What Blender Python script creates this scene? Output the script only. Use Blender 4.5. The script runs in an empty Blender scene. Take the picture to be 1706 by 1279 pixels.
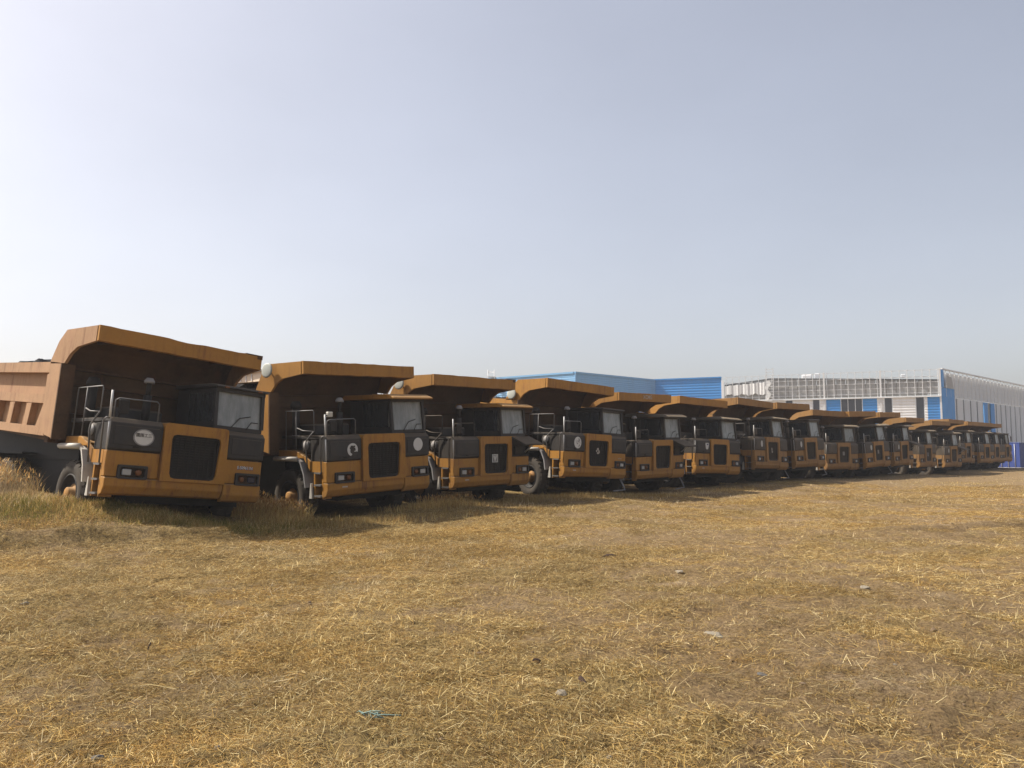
import bpy, bmesh, math, random
import numpy as np
from mathutils import Vector, Matrix, Euler

random.seed(7)
rng = np.random.default_rng(7)
R = math.radians
scene = bpy.context.scene

# ------------------------------------------------------------------ camera
CAM_H = 1.6
cam_data = bpy.data.cameras.new('camera')
cam = bpy.data.objects.new('camera', cam_data)
scene.collection.objects.link(cam)
cam.location = (0, 0, CAM_H)
cam.rotation_euler = (R(90 + 4.79), 0, 0)
cam_data.sensor_width = 36
cam_data.lens = 28.05
cam_data.clip_start = 0.1
cam_data.clip_end = 4000
scene.camera = cam

# ------------------------------------------------------------------ sky, sun, exposure
SUN_EL = R(48)
SUN_DIR = Vector((-0.970, 0.242, 0)).normalized()          # horizontal direction towards the sun
world = bpy.data.worlds.new('World')
scene.world = world
world.use_nodes = True
wn = world.node_tree
for n in list(wn.nodes):
    wn.nodes.remove(n)
w_out = wn.nodes.new('ShaderNodeOutputWorld')
w_bg = wn.nodes.new('ShaderNodeBackground')
w_sky = wn.nodes.new('ShaderNodeTexSky')
w_sky.sky_type = 'NISHITA'
w_sky.sun_disc = False
w_sky.sun_elevation = SUN_EL
w_sky.sun_rotation = math.atan2(SUN_DIR.x, SUN_DIR.y)
w_sky.altitude = 0
w_sky.air_density = 1.0
w_sky.dust_density = 3.0
w_sky.ozone_density = 1.0
w_hsv = wn.nodes.new('ShaderNodeHueSaturation')
w_hsv.inputs['Saturation'].default_value = 0.58
w_gam = wn.nodes.new('ShaderNodeGamma')          # thick haze evens out the sky
w_gam.inputs['Gamma'].default_value = 0.84
w_tc = wn.nodes.new('ShaderNodeTexCoord')
w_map = wn.nodes.new('ShaderNodeMapping'); w_map.inputs['Scale'].default_value = (1.0, 1.0, 2.2)
w_noi = wn.nodes.new('ShaderNodeTexNoise'); w_noi.inputs['Scale'].default_value = 2.3; w_noi.inputs['Detail'].default_value = 4
w_rng = wn.nodes.new('ShaderNodeMapRange')
w_rng.inputs['From Min'].default_value = 0.3; w_rng.inputs['From Max'].default_value = 0.7
w_rng.inputs['To Min'].default_value = 0.95; w_rng.inputs['To Max'].default_value = 1.05      # uneven haze
w_vm = wn.nodes.new('ShaderNodeVectorMath'); w_vm.operation = 'SCALE'
wn.links.new(w_tc.outputs['Generated'], w_map.inputs['Vector']); wn.links.new(w_map.outputs[0], w_noi.inputs['Vector'])
wn.links.new(w_noi.outputs['Fac'], w_rng.inputs['Value']); wn.links.new(w_rng.outputs[0], w_vm.inputs['Scale'])
wn.links.new(w_sky.outputs['Color'], w_vm.inputs[0])
wn.links.new(w_vm.outputs['Vector'], w_gam.inputs['Color'])
wn.links.new(w_gam.outputs['Color'], w_hsv.inputs['Color'])
w_mul = wn.nodes.new('ShaderNodeMix'); w_mul.data_type = 'RGBA'; w_mul.blend_type = 'MULTIPLY'
w_mul.inputs['Factor'].default_value = 1.0
w_mul.inputs[7].default_value = (0.865, 0.832, 0.838, 1)
wn.links.new(w_hsv.outputs['Color'], w_mul.inputs[6])
wn.links.new(w_mul.outputs[2], w_bg.inputs['Color'])
w_bg.inputs['Strength'].default_value = 0.15
wn.links.new(w_bg.outputs['Background'], w_out.inputs['Surface'])

sun_data = bpy.data.lights.new('sun', 'SUN')
sun_data.energy = 5.0
sun_data.angle = R(1.4)
sun_data.color = (1.0, 0.92, 0.80)
sun = bpy.data.objects.new('sun', sun_data)
scene.collection.objects.link(sun)
sd = Vector((SUN_DIR.x * math.cos(SUN_EL), SUN_DIR.y * math.cos(SUN_EL), math.sin(SUN_EL)))
sun.rotation_euler = sd.to_track_quat('Z', 'Y').to_euler()
sun.location = (-40, 20, 60)

scene.view_settings.view_transform = 'Standard'
scene.view_settings.look = 'None'
scene.view_settings.exposure = 0.8
scene.view_settings.gamma = 1.0
scene.view_settings.use_curve_mapping = False

COL = scene.collection

# ------------------------------------------------------------------ materials
class NT:
    """small node-tree writer"""
    def __init__(self, name):
        self.m = bpy.data.materials.new(name)
        self.m.use_nodes = True
        self.t = self.m.node_tree
        self.b = self.t.nodes['Principled BSDF']
        self.out = self.t.nodes['Material Output']
        self._co = None

    def n(self, typ, **kw):
        nd = self.t.nodes.new(typ)
        for k, v in kw.items():
            setattr(nd, k, v)
        return nd

    def l(self, a, b):
        self.t.links.new(a, b)

    def co(self):
        if self._co is None:
            tc = self.n('ShaderNodeTexCoord')
            at = self.n('ShaderNodeAttribute', attribute_type='OBJECT', attribute_name='seed')
            sc = self.n('ShaderNodeVectorMath', operation='SCALE')
            cx = self.n('ShaderNodeCombineXYZ')
            self.l(at.outputs['Fac'], cx.inputs[0]); self.l(at.outputs['Fac'], cx.inputs[1]); self.l(at.outputs['Fac'], cx.inputs[2])
            self.l(cx.outputs[0], sc.inputs[0]); sc.inputs['Scale'].default_value = 7.31
            ad = self.n('ShaderNodeVectorMath', operation='ADD')
            self.l(tc.outputs['Object'], ad.inputs[0]); self.l(sc.outputs[0], ad.inputs[1])
            self._tc = tc
            self._co = ad.outputs[0]
        return self._co

    def noise(self, scale, detail=6, rough=0.6, stretch=None, dist=0.0):
        src = self.co()
        if stretch:
            mp = self.n('ShaderNodeMapping'); mp.inputs['Scale'].default_value = stretch
            self.l(src, mp.inputs['Vector']); src = mp.outputs[0]
        t = self.n('ShaderNodeTexNoise')
        t.inputs['Scale'].default_value = scale; t.inputs['Detail'].default_value = detail
        t.inputs['Roughness'].default_value = rough; t.inputs['Distortion'].default_value = dist
        self.l(src, t.inputs['Vector'])
        return t.outputs['Fac']

    def ramp(self, fac, lo, hi, a=0.0, b=1.0):
        mr = self.n('ShaderNodeMapRange')
        mr.inputs['From Min'].default_value = lo; mr.inputs['From Max'].default_value = hi
        mr.inputs['To Min'].default_value = a; mr.inputs['To Max'].default_value = b
        self.l(fac, mr.inputs['Value'])
        return mr.outputs[0]

    def math(self, op, a, b=None, clamp=False):
        nd = self.n('ShaderNodeMath', operation=op); nd.use_clamp = clamp
        for i, v in enumerate((a, b)):
            if v is None: continue
            if isinstance(v, (int, float)): nd.inputs[i].default_value = v
            else: self.l(v, nd.inputs[i])
        return nd.outputs[0]

    def mix(self, fac, a, b, blend='MIX'):
        nd = self.n('ShaderNodeMix', data_type='RGBA', blend_type=blend)
        if isinstance(fac, (int, float)): nd.inputs['Factor'].default_value = fac
        else: self.l(fac, nd.inputs['Factor'])
        for key, v in (('A', a), ('B', b)):
            sock = [s for s in nd.inputs if s.name == key and s.type == 'RGBA'][0]
            if isinstance(v, tuple): sock.default_value = (*v, 1)
            else: self.l(v, sock)
        return [s for s in nd.outputs if s.type == 'RGBA'][0]

    def color(self, v):
        s = self.b.inputs['Base Color']
        if isinstance(v, tuple): s.default_value = (*v, 1)
        else: self.l(v, s)

    def set(self, rough=None, metal=None, spec=None):
        if rough is not None:
            if isinstance(rough, (int, float)): self.b.inputs['Roughness'].default_value = rough
            else: self.l(rough, self.b.inputs['Roughness'])
        if metal is not None: self.b.inputs['Metallic'].default_value = metal
        if spec is not None: self.b.inputs['Specular IOR Level'].default_value = spec

    def bump(self, h, strength=0.3, dist=0.01):
        bp = self.n('ShaderNodeBump')
        bp.inputs['Strength'].default_value = strength; bp.inputs['Distance'].default_value = dist
        self.l(h, bp.inputs['Height']); self.l(bp.outputs[0], self.b.inputs['Normal'])

    def objattr(self, name):
        return self.n('ShaderNodeAttribute', attribute_type='OBJECT', attribute_name=name).outputs['Fac']


DUSTC = (0.20, 0.142, 0.082)

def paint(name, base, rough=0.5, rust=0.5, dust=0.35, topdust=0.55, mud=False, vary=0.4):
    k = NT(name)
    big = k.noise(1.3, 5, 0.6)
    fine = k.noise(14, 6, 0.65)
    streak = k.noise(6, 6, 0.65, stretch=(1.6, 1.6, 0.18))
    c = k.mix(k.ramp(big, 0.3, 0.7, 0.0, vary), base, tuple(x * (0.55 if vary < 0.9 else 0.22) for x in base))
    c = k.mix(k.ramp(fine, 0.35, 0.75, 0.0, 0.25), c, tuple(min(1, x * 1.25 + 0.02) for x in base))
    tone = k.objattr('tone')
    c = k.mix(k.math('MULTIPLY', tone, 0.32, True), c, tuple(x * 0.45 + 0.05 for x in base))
    if rust > 0:
        c = k.mix(k.ramp(k.noise(2.1, 6, 0.7), 0.52, 0.70, 0, 0.5 * rust), c, (base[0] * 0.62 + 0.03, base[1] * 0.42 + 0.015, base[2] * 0.6 + 0.012))
    # rust streaks and spots
    if rust > 0:
        rf = k.math('MULTIPLY', k.ramp(streak, 0.50, 0.68, 0, 1), k.ramp(big, 0.38, 0.60, 0, rust))
        c = k.mix(rf, c, (0.10, 0.035, 0.015))
        chips = k.ramp(k.noise(24, 4, 0.65), 0.64, 0.70, 0, 0.9 * rust)
        c = k.mix(chips, c, (0.07, 0.035, 0.022))
    # dust: overall veil by truck, streaked, heavier on faces that look up
    geo = k.n('ShaderNodeNewGeometry')
    sx = k.n('ShaderNodeSeparateXYZ'); k.l(geo.outputs['Normal'], sx.inputs[0])
    up = k.ramp(sx.outputs['Z'], 0.2, 0.9, 0, topdust)
    veil = k.math('MULTIPLY', k.ramp(k.noise(3.2, 8, 0.7, stretch=(1, 1, 0.5)), 0.25, 0.75, 0.1, 1.0), k.math('ADD', k.objattr('dust'), dust * 0.5))
    d = k.math('MAXIMUM', up, veil, True)
    if mud:
        tc = k._tc
        sp = k.n('ShaderNodeSeparateXYZ'); k.l(tc.outputs['Object'], sp.inputs[0])
        lowm = k.ramp(k.math('ADD', sp.outputs['Z'], k.math('MULTIPLY', k.noise(5, 5, 0.7), 0.7)), 0.85, 1.35, 0.55, 0.0)
        d = k.math('MAXIMUM', d, lowm, True)
    c = k.mix(d, c, DUSTC)
    k.color(c)
    k.set(rough=k.ramp(d, 0, 0.8, rough, 0.95), spec=0.25)
    k.bump(fine, 0.12, 0.01)
    return k.m

M = {}
M['yellow'] = paint('orange_yellow_truck_paint', (0.365, 0.165, 0.015), 0.5, 0.8, 0.22, 0.6, True)
M['body'] = paint('faded_orange_body_paint', (0.37, 0.172, 0.023), 0.6, 0.5, 0.14, 0.45)
M['bodydark'] = paint('headboard_paint_shaded_sooty', (0.105, 0.052, 0.020), 0.7, 0.7, 0.10, 0.2, False, 0.95)  # body paint with the shade darkened into its colour, plus soot patches
M['pinkbody'] = paint('sun_bleached_body_side', (0.385, 0.225, 0.120), 0.75, 0.55, 0.30, 0.45)
M['dark'] = paint('charcoal_grey_panel', (0.021, 0.022, 0.025), 0.55, 0.0, 0.12, 0.5)
M['black'] = paint('black_frame_paint', (0.01, 0.01, 0.011), 0.7, 0.0, 0.03, 0.06)
M['grille'] = paint('black_grille_mesh', (0.01, 0.011, 0.012), 0.6, 0.0, 0.06, 0.1)
M['white'] = paint('dirty_white_paint', (0.50, 0.48, 0.43), 0.5, 0.25, 0.12, 0.1)
M['grey'] = paint('pale_grey_paint', (0.24, 0.24, 0.245), 0.55, 0.25, 0.14, 0.3)
M['steel'] = paint('bright_worn_steel', (0.55, 0.55, 0.54), 0.35, 0.2, 0.05, 0.1)
M['railsteel'] = paint('handrail_galvanised', (0.13, 0.13, 0.13), 0.4, 0.3, 0.05, 0.1)
M['rubber'] = paint('dusty_tyre_rubber', (0.030, 0.029, 0.028), 0.9, 0.0, 0.40, 0.3)
M['oliveroof'] = paint('dusty_grey_cab_roof', (0.12, 0.115, 0.10), 0.7, 0.1, 0.3, 0.7)
M['decal'] = paint('white_vinyl_decal', (0.60, 0.60, 0.58), 0.6, 0.0, 0.10, 0.1)
M['decalgrey'] = paint('worn_grey_lettering', (0.42, 0.38, 0.33), 0.6, 0.0, 0.2, 0.1)
M['ink'] = paint('black_decal_ink', (0.02, 0.02, 0.022), 0.6, 0.0, 0.1, 0.1)
M['blueink'] = paint('dark_blue_ink', (0.025, 0.035, 0.12), 0.6, 0.0, 0.05, 0.1)
M['mirror'] = paint('weathered_mirror_disc', (0.40, 0.42, 0.38), 0.5, 0.0, 0.08, 0.1)

def simple(name, col, rough=0.6, metal=0.0, nscale=8, var=0.3, spec=0.3):
    k = NT(name)
    c = k.mix(k.ramp(k.noise(nscale, 6, 0.65), 0.3, 0.7, 0, var), col, tuple(x * 0.55 for x in col))
    k.color(c); k.set(rough, metal, spec)
    return k.m

M['amber'] = simple('amber_lens', (0.17, 0.065, 0.02), 0.5)
M['lens'] = simple('headlight_lens', (0.36, 0.38, 0.40), 0.15, 0.2)
M['lensdark'] = simple('dark_headlight_lens', (0.03, 0.03, 0.05), 0.15)
M['seat'] = simple('cab_seat_fabric', (0.06, 0.055, 0.05), 0.9)
M['curtain'] = simple('faded_cab_curtain', (0.42, 0.41, 0.37), 0.95)
M['load'] = simple('dark_rubble', (0.045, 0.045, 0.048), 0.95, 0, 3, 0.6)
M['cream'] = simple('cream_tarpaulin', (0.80, 0.68, 0.52), 0.8, 0, 3, 0.3)
M['whitecloth'] = simple('white_sheet', (0.70, 0.71, 0.71), 0.8, 0, 4, 0.25)

def glass(name, dustcol, dustlo, dusthi, tint):
    k = NT(name)
    st = k.noise(3.5, 7, 0.7, stretch=(2.2, 2.2, 0.35))
    f = k.ramp(st, 0.3, 0.7, dustlo, dusthi)
    k.color(k.mix(k.ramp(k.noise(2, 3, 0.5), 0.35, 0.65, 0, 0.5), dustcol, tuple(x * 0.6 for x in dustcol)))
    k.set(0.35, 0, 0.5)
    tr = k.n('ShaderNodeBsdfTransparent'); tr.inputs['Color'].default_value = (*tint, 1)
    gl = k.n('ShaderNodeBsdfGlossy'); gl.inputs['Roughness'].default_value = 0.06; gl.inputs['Color'].default_value = (0.9, 0.9, 0.9, 1)
    fr = k.n('ShaderNodeFresnel'); fr.inputs['IOR'].default_value = 1.5
    m1 = k.n('ShaderNodeMixShader'); k.l(fr.outputs[0], m1.inputs[0]); k.l(tr.outputs[0], m1.inputs[1]); k.l(gl.outputs[0], m1.inputs[2])
    m2 = k.n('ShaderNodeMixShader'); k.l(f, m2.inputs[0]); k.l(m1.outputs[0], m2.inputs[1]); k.l(k.b.outputs[0], m2.inputs[2])
    k.l(m2.outputs[0], k.out.inputs['Surface'])
    return k.m

M['windscreen'] = glass('dusty_windscreen_glass', (0.33, 0.345, 0.335), 0.45, 0.90, (0.55, 0.6, 0.58))
M['sideglass'] = glass('dark_side_glass', (0.08, 0.085, 0.09), 0.25, 0.6, (0.30, 0.32, 0.33))

# ------------------------------------------------------------------ mesh builder
class MB:
    def __init__(self):
        self.bm = bmesh.new()

    def box(self, x0, x1, y0, y1, z0, z1, bevel=0.0, mat=None):
        vs = [self.bm.verts.new((x, y, z)) for z in (z0, z1) for y in (y0, y1) for x in (x0, x1)]
        fs = [self.bm.faces.new([vs[i] for i in q]) for q in
              ((0, 2, 3, 1), (4, 5, 7, 6), (0, 1, 5, 4), (2, 6, 7, 3), (0, 4, 6, 2), (1, 3, 7, 5))]
        if bevel > 0:
            es = set(e for f in fs for e in f.edges)
            r = bmesh.ops.bevel(self.bm, geom=list(es), offset=bevel, segments=1, affect='EDGES', profile=0.5)
        return self

    def prism(self, pts, axis, a0, a1, bevel=0.0):
        """extrude a 2-D outline. axis 'x': pts are (y,z); 'y': (x,z); 'z': (x,y)"""
        def P(p, a):
            return {'x': (a, p[0], p[1]), 'y': (p[0], a, p[1]), 'z': (p[0], p[1], a)}[axis]
        A = [self.bm.verts.new(P(p, a0)) for p in pts]
        B = [self.bm.verts.new(P(p, a1)) for p in pts]
        n = len(pts)
        fs = [self.bm.faces.new(A), self.bm.faces.new(B[::-1])]
        for i in range(n):
            j = (i + 1) % n
            fs.append(self.bm.faces.new((A[j], A[i], B[i], B[j])))
        bmesh.ops.recalc_face_normals(self.bm, faces=fs)
        if bevel > 0:
            es = set(e for f in fs for e in f.edges)
            bmesh.ops.bevel(self.bm, geom=list(es), offset=bevel, segments=1, affect='EDGES', profile=0.5)
        return self

    def frame(self, outer, inner, axis, a0, a1):
        """a ring between two outlines of equal length, with thickness"""
        def P(p, a):
            return {'x': (a, p[0], p[1]), 'y': (p[0], a, p[1]), 'z': (p[0], p[1], a)}[axis]
        n = len(outer)
        rings = [[self.bm.verts.new(P(p, a)) for p in o] for a in (a0, a1) for o in (outer, inner)]
        o0, i0, o1, i1 = rings
        fs = []
        for k in range(n):
            j = (k + 1) % n
            fs += [self.bm.faces.new((o0[k], o0[j], i0[j], i0[k])), self.bm.faces.new((o1[j], o1[k], i1[k], i1[j])),
                   self.bm.faces.new((o0[j], o0[k], o1[k], o1[j])), self.bm.faces.new((i0[k], i0[j], i1[j], i1[k]))]
        bmesh.ops.recalc_face_normals(self.bm, faces=fs)
        return self

    def tube(self, pts, r, seg=6, cap=True):
        pts = [Vector(p) for p in pts]
        rings = []
        up = Vector((0.13, 0.21, 0.97)).normalized()
        for i, p in enumerate(pts):
            d = (pts[min(i + 1, len(pts) - 1)] - pts[max(i - 1, 0)]).normalized()
            u = d.cross(up)
            if u.length < 1e-3: u = d.cross(Vector((1, 0, 0)))
            u.normalize(); v = d.cross(u)
            rr = r[i] if isinstance(r, (list, tuple)) else r
            rings.append([self.bm.verts.new(p + u * rr * math.cos(2 * math.pi * k / seg) + v * rr * math.sin(2 * math.pi * k / seg)) for k in range(seg)])
        fs = []
        for a, b in zip(rings, rings[1:]):
            for k in range(seg):
                j = (k + 1) % seg
                fs.append(self.bm.faces.new((a[k], a[j], b[j], b[k])))
        if cap:
            fs.append(self.bm.faces.new(rings[0][::-1])); fs.append(self.bm.faces.new(rings[-1]))
        bmesh.ops.recalc_face_normals(self.bm, faces=fs)
        for f in fs: f.smooth = True
        return self

    def lathe(self, prof, center, axis, seg=28, smooth=True):
        """prof: (radius, offset along axis) ; axis unit Vector"""
        c = Vector(center); ax = Vector(axis).normalized()
        u = ax.orthogonal().normalized(); v = ax.cross(u)
        rings = []
        for rad, off in prof:
            if rad < 1e-5:
                rings.append([self.bm.verts.new(c + ax * off)])
            else:
                rings.append([self.bm.verts.new(c + ax * off + u * rad * math.cos(2 * math.pi * k / seg) + v * rad * math.sin(2 * math.pi * k / seg)) for k in range(seg)])
        fs = []
        for a, b in zip(rings, rings[1:]):
            for k in range(seg):
                j = (k + 1) % seg
                if len(a) == 1 and len(b) == 1: continue
                if len(a) == 1: fs.append(self.bm.faces.new((a[0], b[j], b[k])))
                elif len(b) == 1: fs.append(self.bm.faces.new((a[k], a[j], b[0])))
                else: fs.append(self.bm.faces.new((a[k], a[j], b[j], b[k])))
        bmesh.ops.recalc_face_normals(self.bm, faces=fs)
        for f in fs: f.smooth = smooth
        return self

    def quad(self, a, b, c, d):
        self.bm.faces.new([self.bm.verts.new(p) for p in (a, b, c, d)])
        return self

    def mesh(self, name, mat):
        me = bpy.data.meshes.new(name)
        self.bm.to_mesh(me); self.bm.free()
        if mat: me.materials.append(M[mat] if isinstance(mat, str) else mat)
        return me


def link(name, me, parent=None):
    o = bpy.data.objects.new(name, me)
    COL.objects.link(o)
    if parent: o.parent = parent
    return o

def part(name, mb, mat, parent, seed=0.0, dust=0.0):
    o = link(name, mb.mesh(name, mat), parent)
    o['seed'] = seed; o['dust'] = dust
    return o

def empty(name, loc=(0, 0, 0), rot=(0, 0, 0)):
    o = bpy.data.objects.new(name, None)
    COL.objects.link(o)
    o.location = loc; o.rotation_euler = rot; o.empty_display_size = 0.3
    return o

def tag(o, label, cat, group=None):
    o['label'] = label; o['category'] = cat
    if group: o['group'] = group
    return o

def smoothstep(a, b, x):
    t = np.clip((x - a) / (b - a), 0, 1)
    return t * t * (3 - 2 * t)

def text_mesh(txt, size, extrude=0.002, bold=0.0):
    cu = bpy.data.curves.new('txt', 'FONT')
    cu.body = txt; cu.size = size; cu.extrude = extrude; cu.offset = bold
    cu.align_x = 'CENTER'; cu.align_y = 'CENTER'; cu.resolution_u = 2
    o = bpy.data.objects.new('txt', cu)
    COL.objects.link(o)
    dg = bpy.context.evaluated_depsgraph_get()
    dg.update()
    me = bpy.data.meshes.new_from_object(o.evaluated_get(dg))
    bpy.data.objects.remove(o); bpy.data.curves.remove(cu)
    # text is drawn in x,y: stand it up to face -y
    me.transform(Matrix.Rotation(R(90), 4, 'X'))
    return me

# ------------------------------------------------------------------ truck poses (x, y, z, yaw, roll, pitch)
POSE = [
    (-6.28, 15.33, 0.00, 50.2, 4.9, 0.6), (-3.10, 19.15, -0.08, 50.0, -2.4, 0.7), (-0.53, 22.67, -0.08, 49.2, -1.0, 0.9),
    (2.67, 25.89, 0.05, 45.1, 1.9, 0.8), (5.43, 29.34, -0.09, 46.7, -1.1, 1.8), (8.38, 32.62, -0.02, 42.2, 1.4, -0.1),
    (11.50, 35.44, 0.11, 46.6, 1.3, -1.2), (14.31, 38.31, 0.14, 44.7, -0.8, -2.0), (17.33, 41.98, -0.06, 38.8, 0.1, 0.2),
    (20.17, 44.02, 0.03, 43.2, -2.2, -1.6), (22.84, 46.71, 0.07, 45.9, -1.5, 0.5), (26.22, 50.55, -0.10, 45.8, -0.6, 0.4),
    (29.76, 54.06, -0.17, 43.1, -0.4, 0.2), (32.69, 57.49, 0.06, 44.5, 0.2, 0.4), (35.70, 60.23, 0.01, 43.5, 0.1, -0.7),
    (38.10, 63.00, 0.03, 44.5, 0.1, 0.1), (40.55, 65.60, 0.04, 46.0, -0.4, -0.2)]
MATS = []
for p in POSE:
    MATS.append(Matrix.Translation(p[:3]) @ Euler((R(p[5]), R(p[4]), R(p[3])), 'XYZ').to_matrix().to_4x4())
AX_Y = (1.45, 4.9, 6.25)
contacts = []
for m in MATS:
    for y in AX_Y:
        for x in (-1.38, 1.38):
            v = m @ Vector((x, y, 0.17)); contacts.append(v)
    for x in (-1.38, 1.38):
        v = m @ Vector((x, 0.2, 0.14)); contacts.append(v)
CT = np.array([tuple(v) for v in contacts])

# ------------------------------------------------------------------ ground height field
def hash2(ix, iy, s):
    h = (ix.astype(np.int64) * 374761393 + iy.astype(np.int64) * 668265263 + s * 974634541) & 0xFFFFFFFF
    h = ((h ^ (h >> 13)) * 1274126177) & 0xFFFFFFFF
    return ((h ^ (h >> 16)) & 0xFFFFFF) / float(0xFFFFFF)

def vnoise(x, y, s=0):
    ix = np.floor(x); iy = np.floor(y)
    fx = x - ix; fy = y - iy
    fx = fx * fx * (3 - 2 * fx); fy = fy * fy * (3 - 2 * fy)
    a = hash2(ix, iy, s); b = hash2(ix + 1, iy, s); c = hash2(ix, iy + 1, s); d = hash2(ix + 1, iy + 1, s)
    return (a * (1 - fx) + b * fx) * (1 - fy) + (c * (1 - fx) + d * fx) * fy

def fbm(x, y, s=0, o=4):
    r = 0; a = 0.5; t = 0
    for i in range(o):
        r = r + a * vnoise(x * 2 ** i + 17.3 * i, y * 2 ** i - 9.1 * i, s + i); t += a; a *= 0.5
    return r / t

def seg_dist(x, y, ax, ay, bx, by):
    t = np.clip(((x - ax) * (bx - ax) + (y - ay) * (by - ay)) / ((bx - ax) ** 2 + (by - ay) ** 2), 0, 1)
    return np.hypot(x - ax - t * (bx - ax), y - ay - t * (by - ay)), t

def gh(x, y, fine=True):
    x = np.asarray(x, float); y = np.asarray(y, float)
    num = np.zeros_like(x); den = np.full_like(x, 0.06)
    for c in CT:
        d2 = (x - c[0]) ** 2 + (y - c[1]) ** 2
        w = np.exp(-d2 / (2 * 1.15 ** 2))
        num += w * c[2]; den += w
    h = num / den
    dist = np.hypot(x, y)
    far = np.clip(1 - dist / 120, 0, 1)
    h = h + (fbm(x * 0.16, y * 0.16, 11, 3) - 0.5) * 0.30 * far * smoothstep(6, 14, dist)
    h = h + (fbm(x * 0.7, y * 0.7, 21, 3) - 0.5) * 0.14 * far
    # low ridge of raked dead straw, left, and the rut on the right
    d, t = seg_dist(x, y, -10.4, 11.3, -5.1, 13.7)
    h = h + 0.17 * np.exp(-(d / 0.26) ** 2) * (0.5 + vnoise(x * 1.7, y * 1.7, 5))
    d, t = seg_dist(x, y, 8.2, 16.0, 13.5, 18.4)
    h = h - 0.30 * np.exp(-(d / 0.42) ** 2) + 0.10 * np.exp(-((d - 0.8) / 0.3) ** 2)
    d, t = seg_dist(x, y, 1.2, 7.9, 4.0, 8.6)
    h = h - 0.05 * np.exp(-(d / 0.25) ** 2)
    h = h + 0.42 * smoothstep(13.2, 15.2, y + 0.22 * (x + 9)) * (1 - smoothstep(17.5, 24.0, y)) * (1 - smoothstep(-8.2, -4.6, x))
    if fine:
        h = h + (fbm(x * 3.2, y * 3.2, 31, 3) - 0.5) * 0.105 * np.clip(1 - dist / 45, 0, 1)
        h = h + (fbm(x * 9, y * 9, 41, 3) - 0.5) * 0.085 * np.clip(1 - dist / 22, 0, 1)
    return h

def bare(x, y):
    """0 = thick straw, 1 = bare soil"""
    n = fbm(x * 0.55, y * 0.55, 51, 4)
    n2 = fbm(x * 2.3, y * 2.3, 61, 3)
    side = smoothstep(-3.5, 4.5, x - 0.12 * y) * 0.19
    b = smoothstep(0.50, 0.70, n * 0.65 + n2 * 0.35 + side)
    d, t = seg_dist(x, y, 8.2, 16.0, 13.5, 18.4)
    b = np.maximum(b, np.exp(-(d / 0.7) ** 2))
    # worn bare track in front of the farther trucks
    d, t = seg_dist(x, y, 4.3, 27.0, 44.0, 62.0)
    b = np.maximum(b, 0.9 * np.exp(-(d / 2.2) ** 2))
    return b

# ground sheet: a disc with cells that grow with distance, finest in front
def build_ground():
    ang = []
    a = -math.pi
    while a < math.pi - 1e-6:
        ang.append(a)
        off = abs(a)
        a += R(0.19) if off < R(44) else R(min(6, 0.19 + (math.degrees(off) - 44) * 0.15))
    ang = np.array(ang); na = len(ang)
    rad = [0.6]
    while rad[-1] < 30: rad.append(rad[-1] * 1.0075 + 0.003)
    while rad[-1] < 560: rad.append(rad[-1] * 1.05)
    rad = np.array(rad); nr = len(rad)
    A, Rr = np.meshgrid(ang, rad)
    X = (Rr * np.sin(A)).ravel(); Y = (Rr * np.cos(A)).ravel()
    Zh = gh(X, Y)
    co = np.stack([X, Y, Zh], -1)
    co = np.concatenate([co, [[0, 0, float(gh(np.array([0.]), np.array([0.]))[0])]]])
    i = np.arange(nr - 1)[:, None] * na; j = np.arange(na)[None, :]; jn = (j + 1) % na
    q = np.stack([i + j, i + na + j, i + na + jn, i + jn], -1).reshape(-1, 4)
    tri = np.stack([np.full(na, len(co) - 1), np.arange(na), (np.arange(na) + 1) % na], -1)
    loops = np.concatenate([q.ravel(), tri.ravel()]).astype(np.int32)
    starts = np.concatenate([np.arange(len(q)) * 4, len(q) * 4 + np.arange(len(tri)) * 3]).astype(np.int32)
    me = bpy.data.meshes.new('ground')
    me.vertices.add(len(co)); me.vertices.foreach_set('co', co.astype(np.float32).ravel())
    me.loops.add(len(loops)); me.loops.foreach_set('vertex_index', loops)
    me.polygons.add(len(starts)); me.polygons.foreach_set('loop_start', starts)
    me.update(calc_edges=True); me.validate()
    at = me.attributes.new('bare', 'FLOAT', 'POINT')
    b = bare(co[:, 0], co[:, 1])
    at.data.foreach_set('value', b.astype(np.float32))
    me.polygons.foreach_set('use_smooth', np.ones(len(me.polygons), bool))
    return me

kg = NT('dry_field_soil_and_straw')
b_at = kg.n('ShaderNodeAttribute', attribute_name='bare').outputs['Fac']
tcg = kg.n('ShaderNodeTexCoord')
kg._co = tcg.outputs['Object']; kg._tc = tcg
soil = kg.mix(kg.ramp(kg.noise(5, 8, 0.7), 0.3, 0.7), (0.175, 0.119, 0.060), (0.340, 0.240, 0.123))
soil = kg.mix(kg.ramp(kg.noise(0.55, 7, 0.7), 0.54, 0.66, 0, 0.7), soil, (0.36, 0.275, 0.175))
soil = kg.mix(kg.ramp(kg.noise(38, 5, 0.7), 0.42, 0.62, 0, 0.85), soil, (0.094, 0.061, 0.036))
strawc = kg.mix(kg.ramp(kg.noise(1.1, 6, 0.65), 0.3, 0.7), (0.250, 0.170, 0.060), (0.400, 0.291, 0.128))
strawc = kg.mix(kg.ramp(kg.noise(22, 7, 0.75, stretch=(1, 0.5, 1), dist=1.5), 0.40, 0.62, 0, 1.0), strawc, (0.052, 0.033, 0.014))  # shadowed gaps between the stems, painted in as dark noise
strawc = kg.mix(kg.ramp(kg.noise(60, 4, 0.7, stretch=(0.25, 1.3, 1), dist=2.0), 0.55, 0.72, 0, 0.6), strawc, (0.435, 0.329, 0.156))
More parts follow.
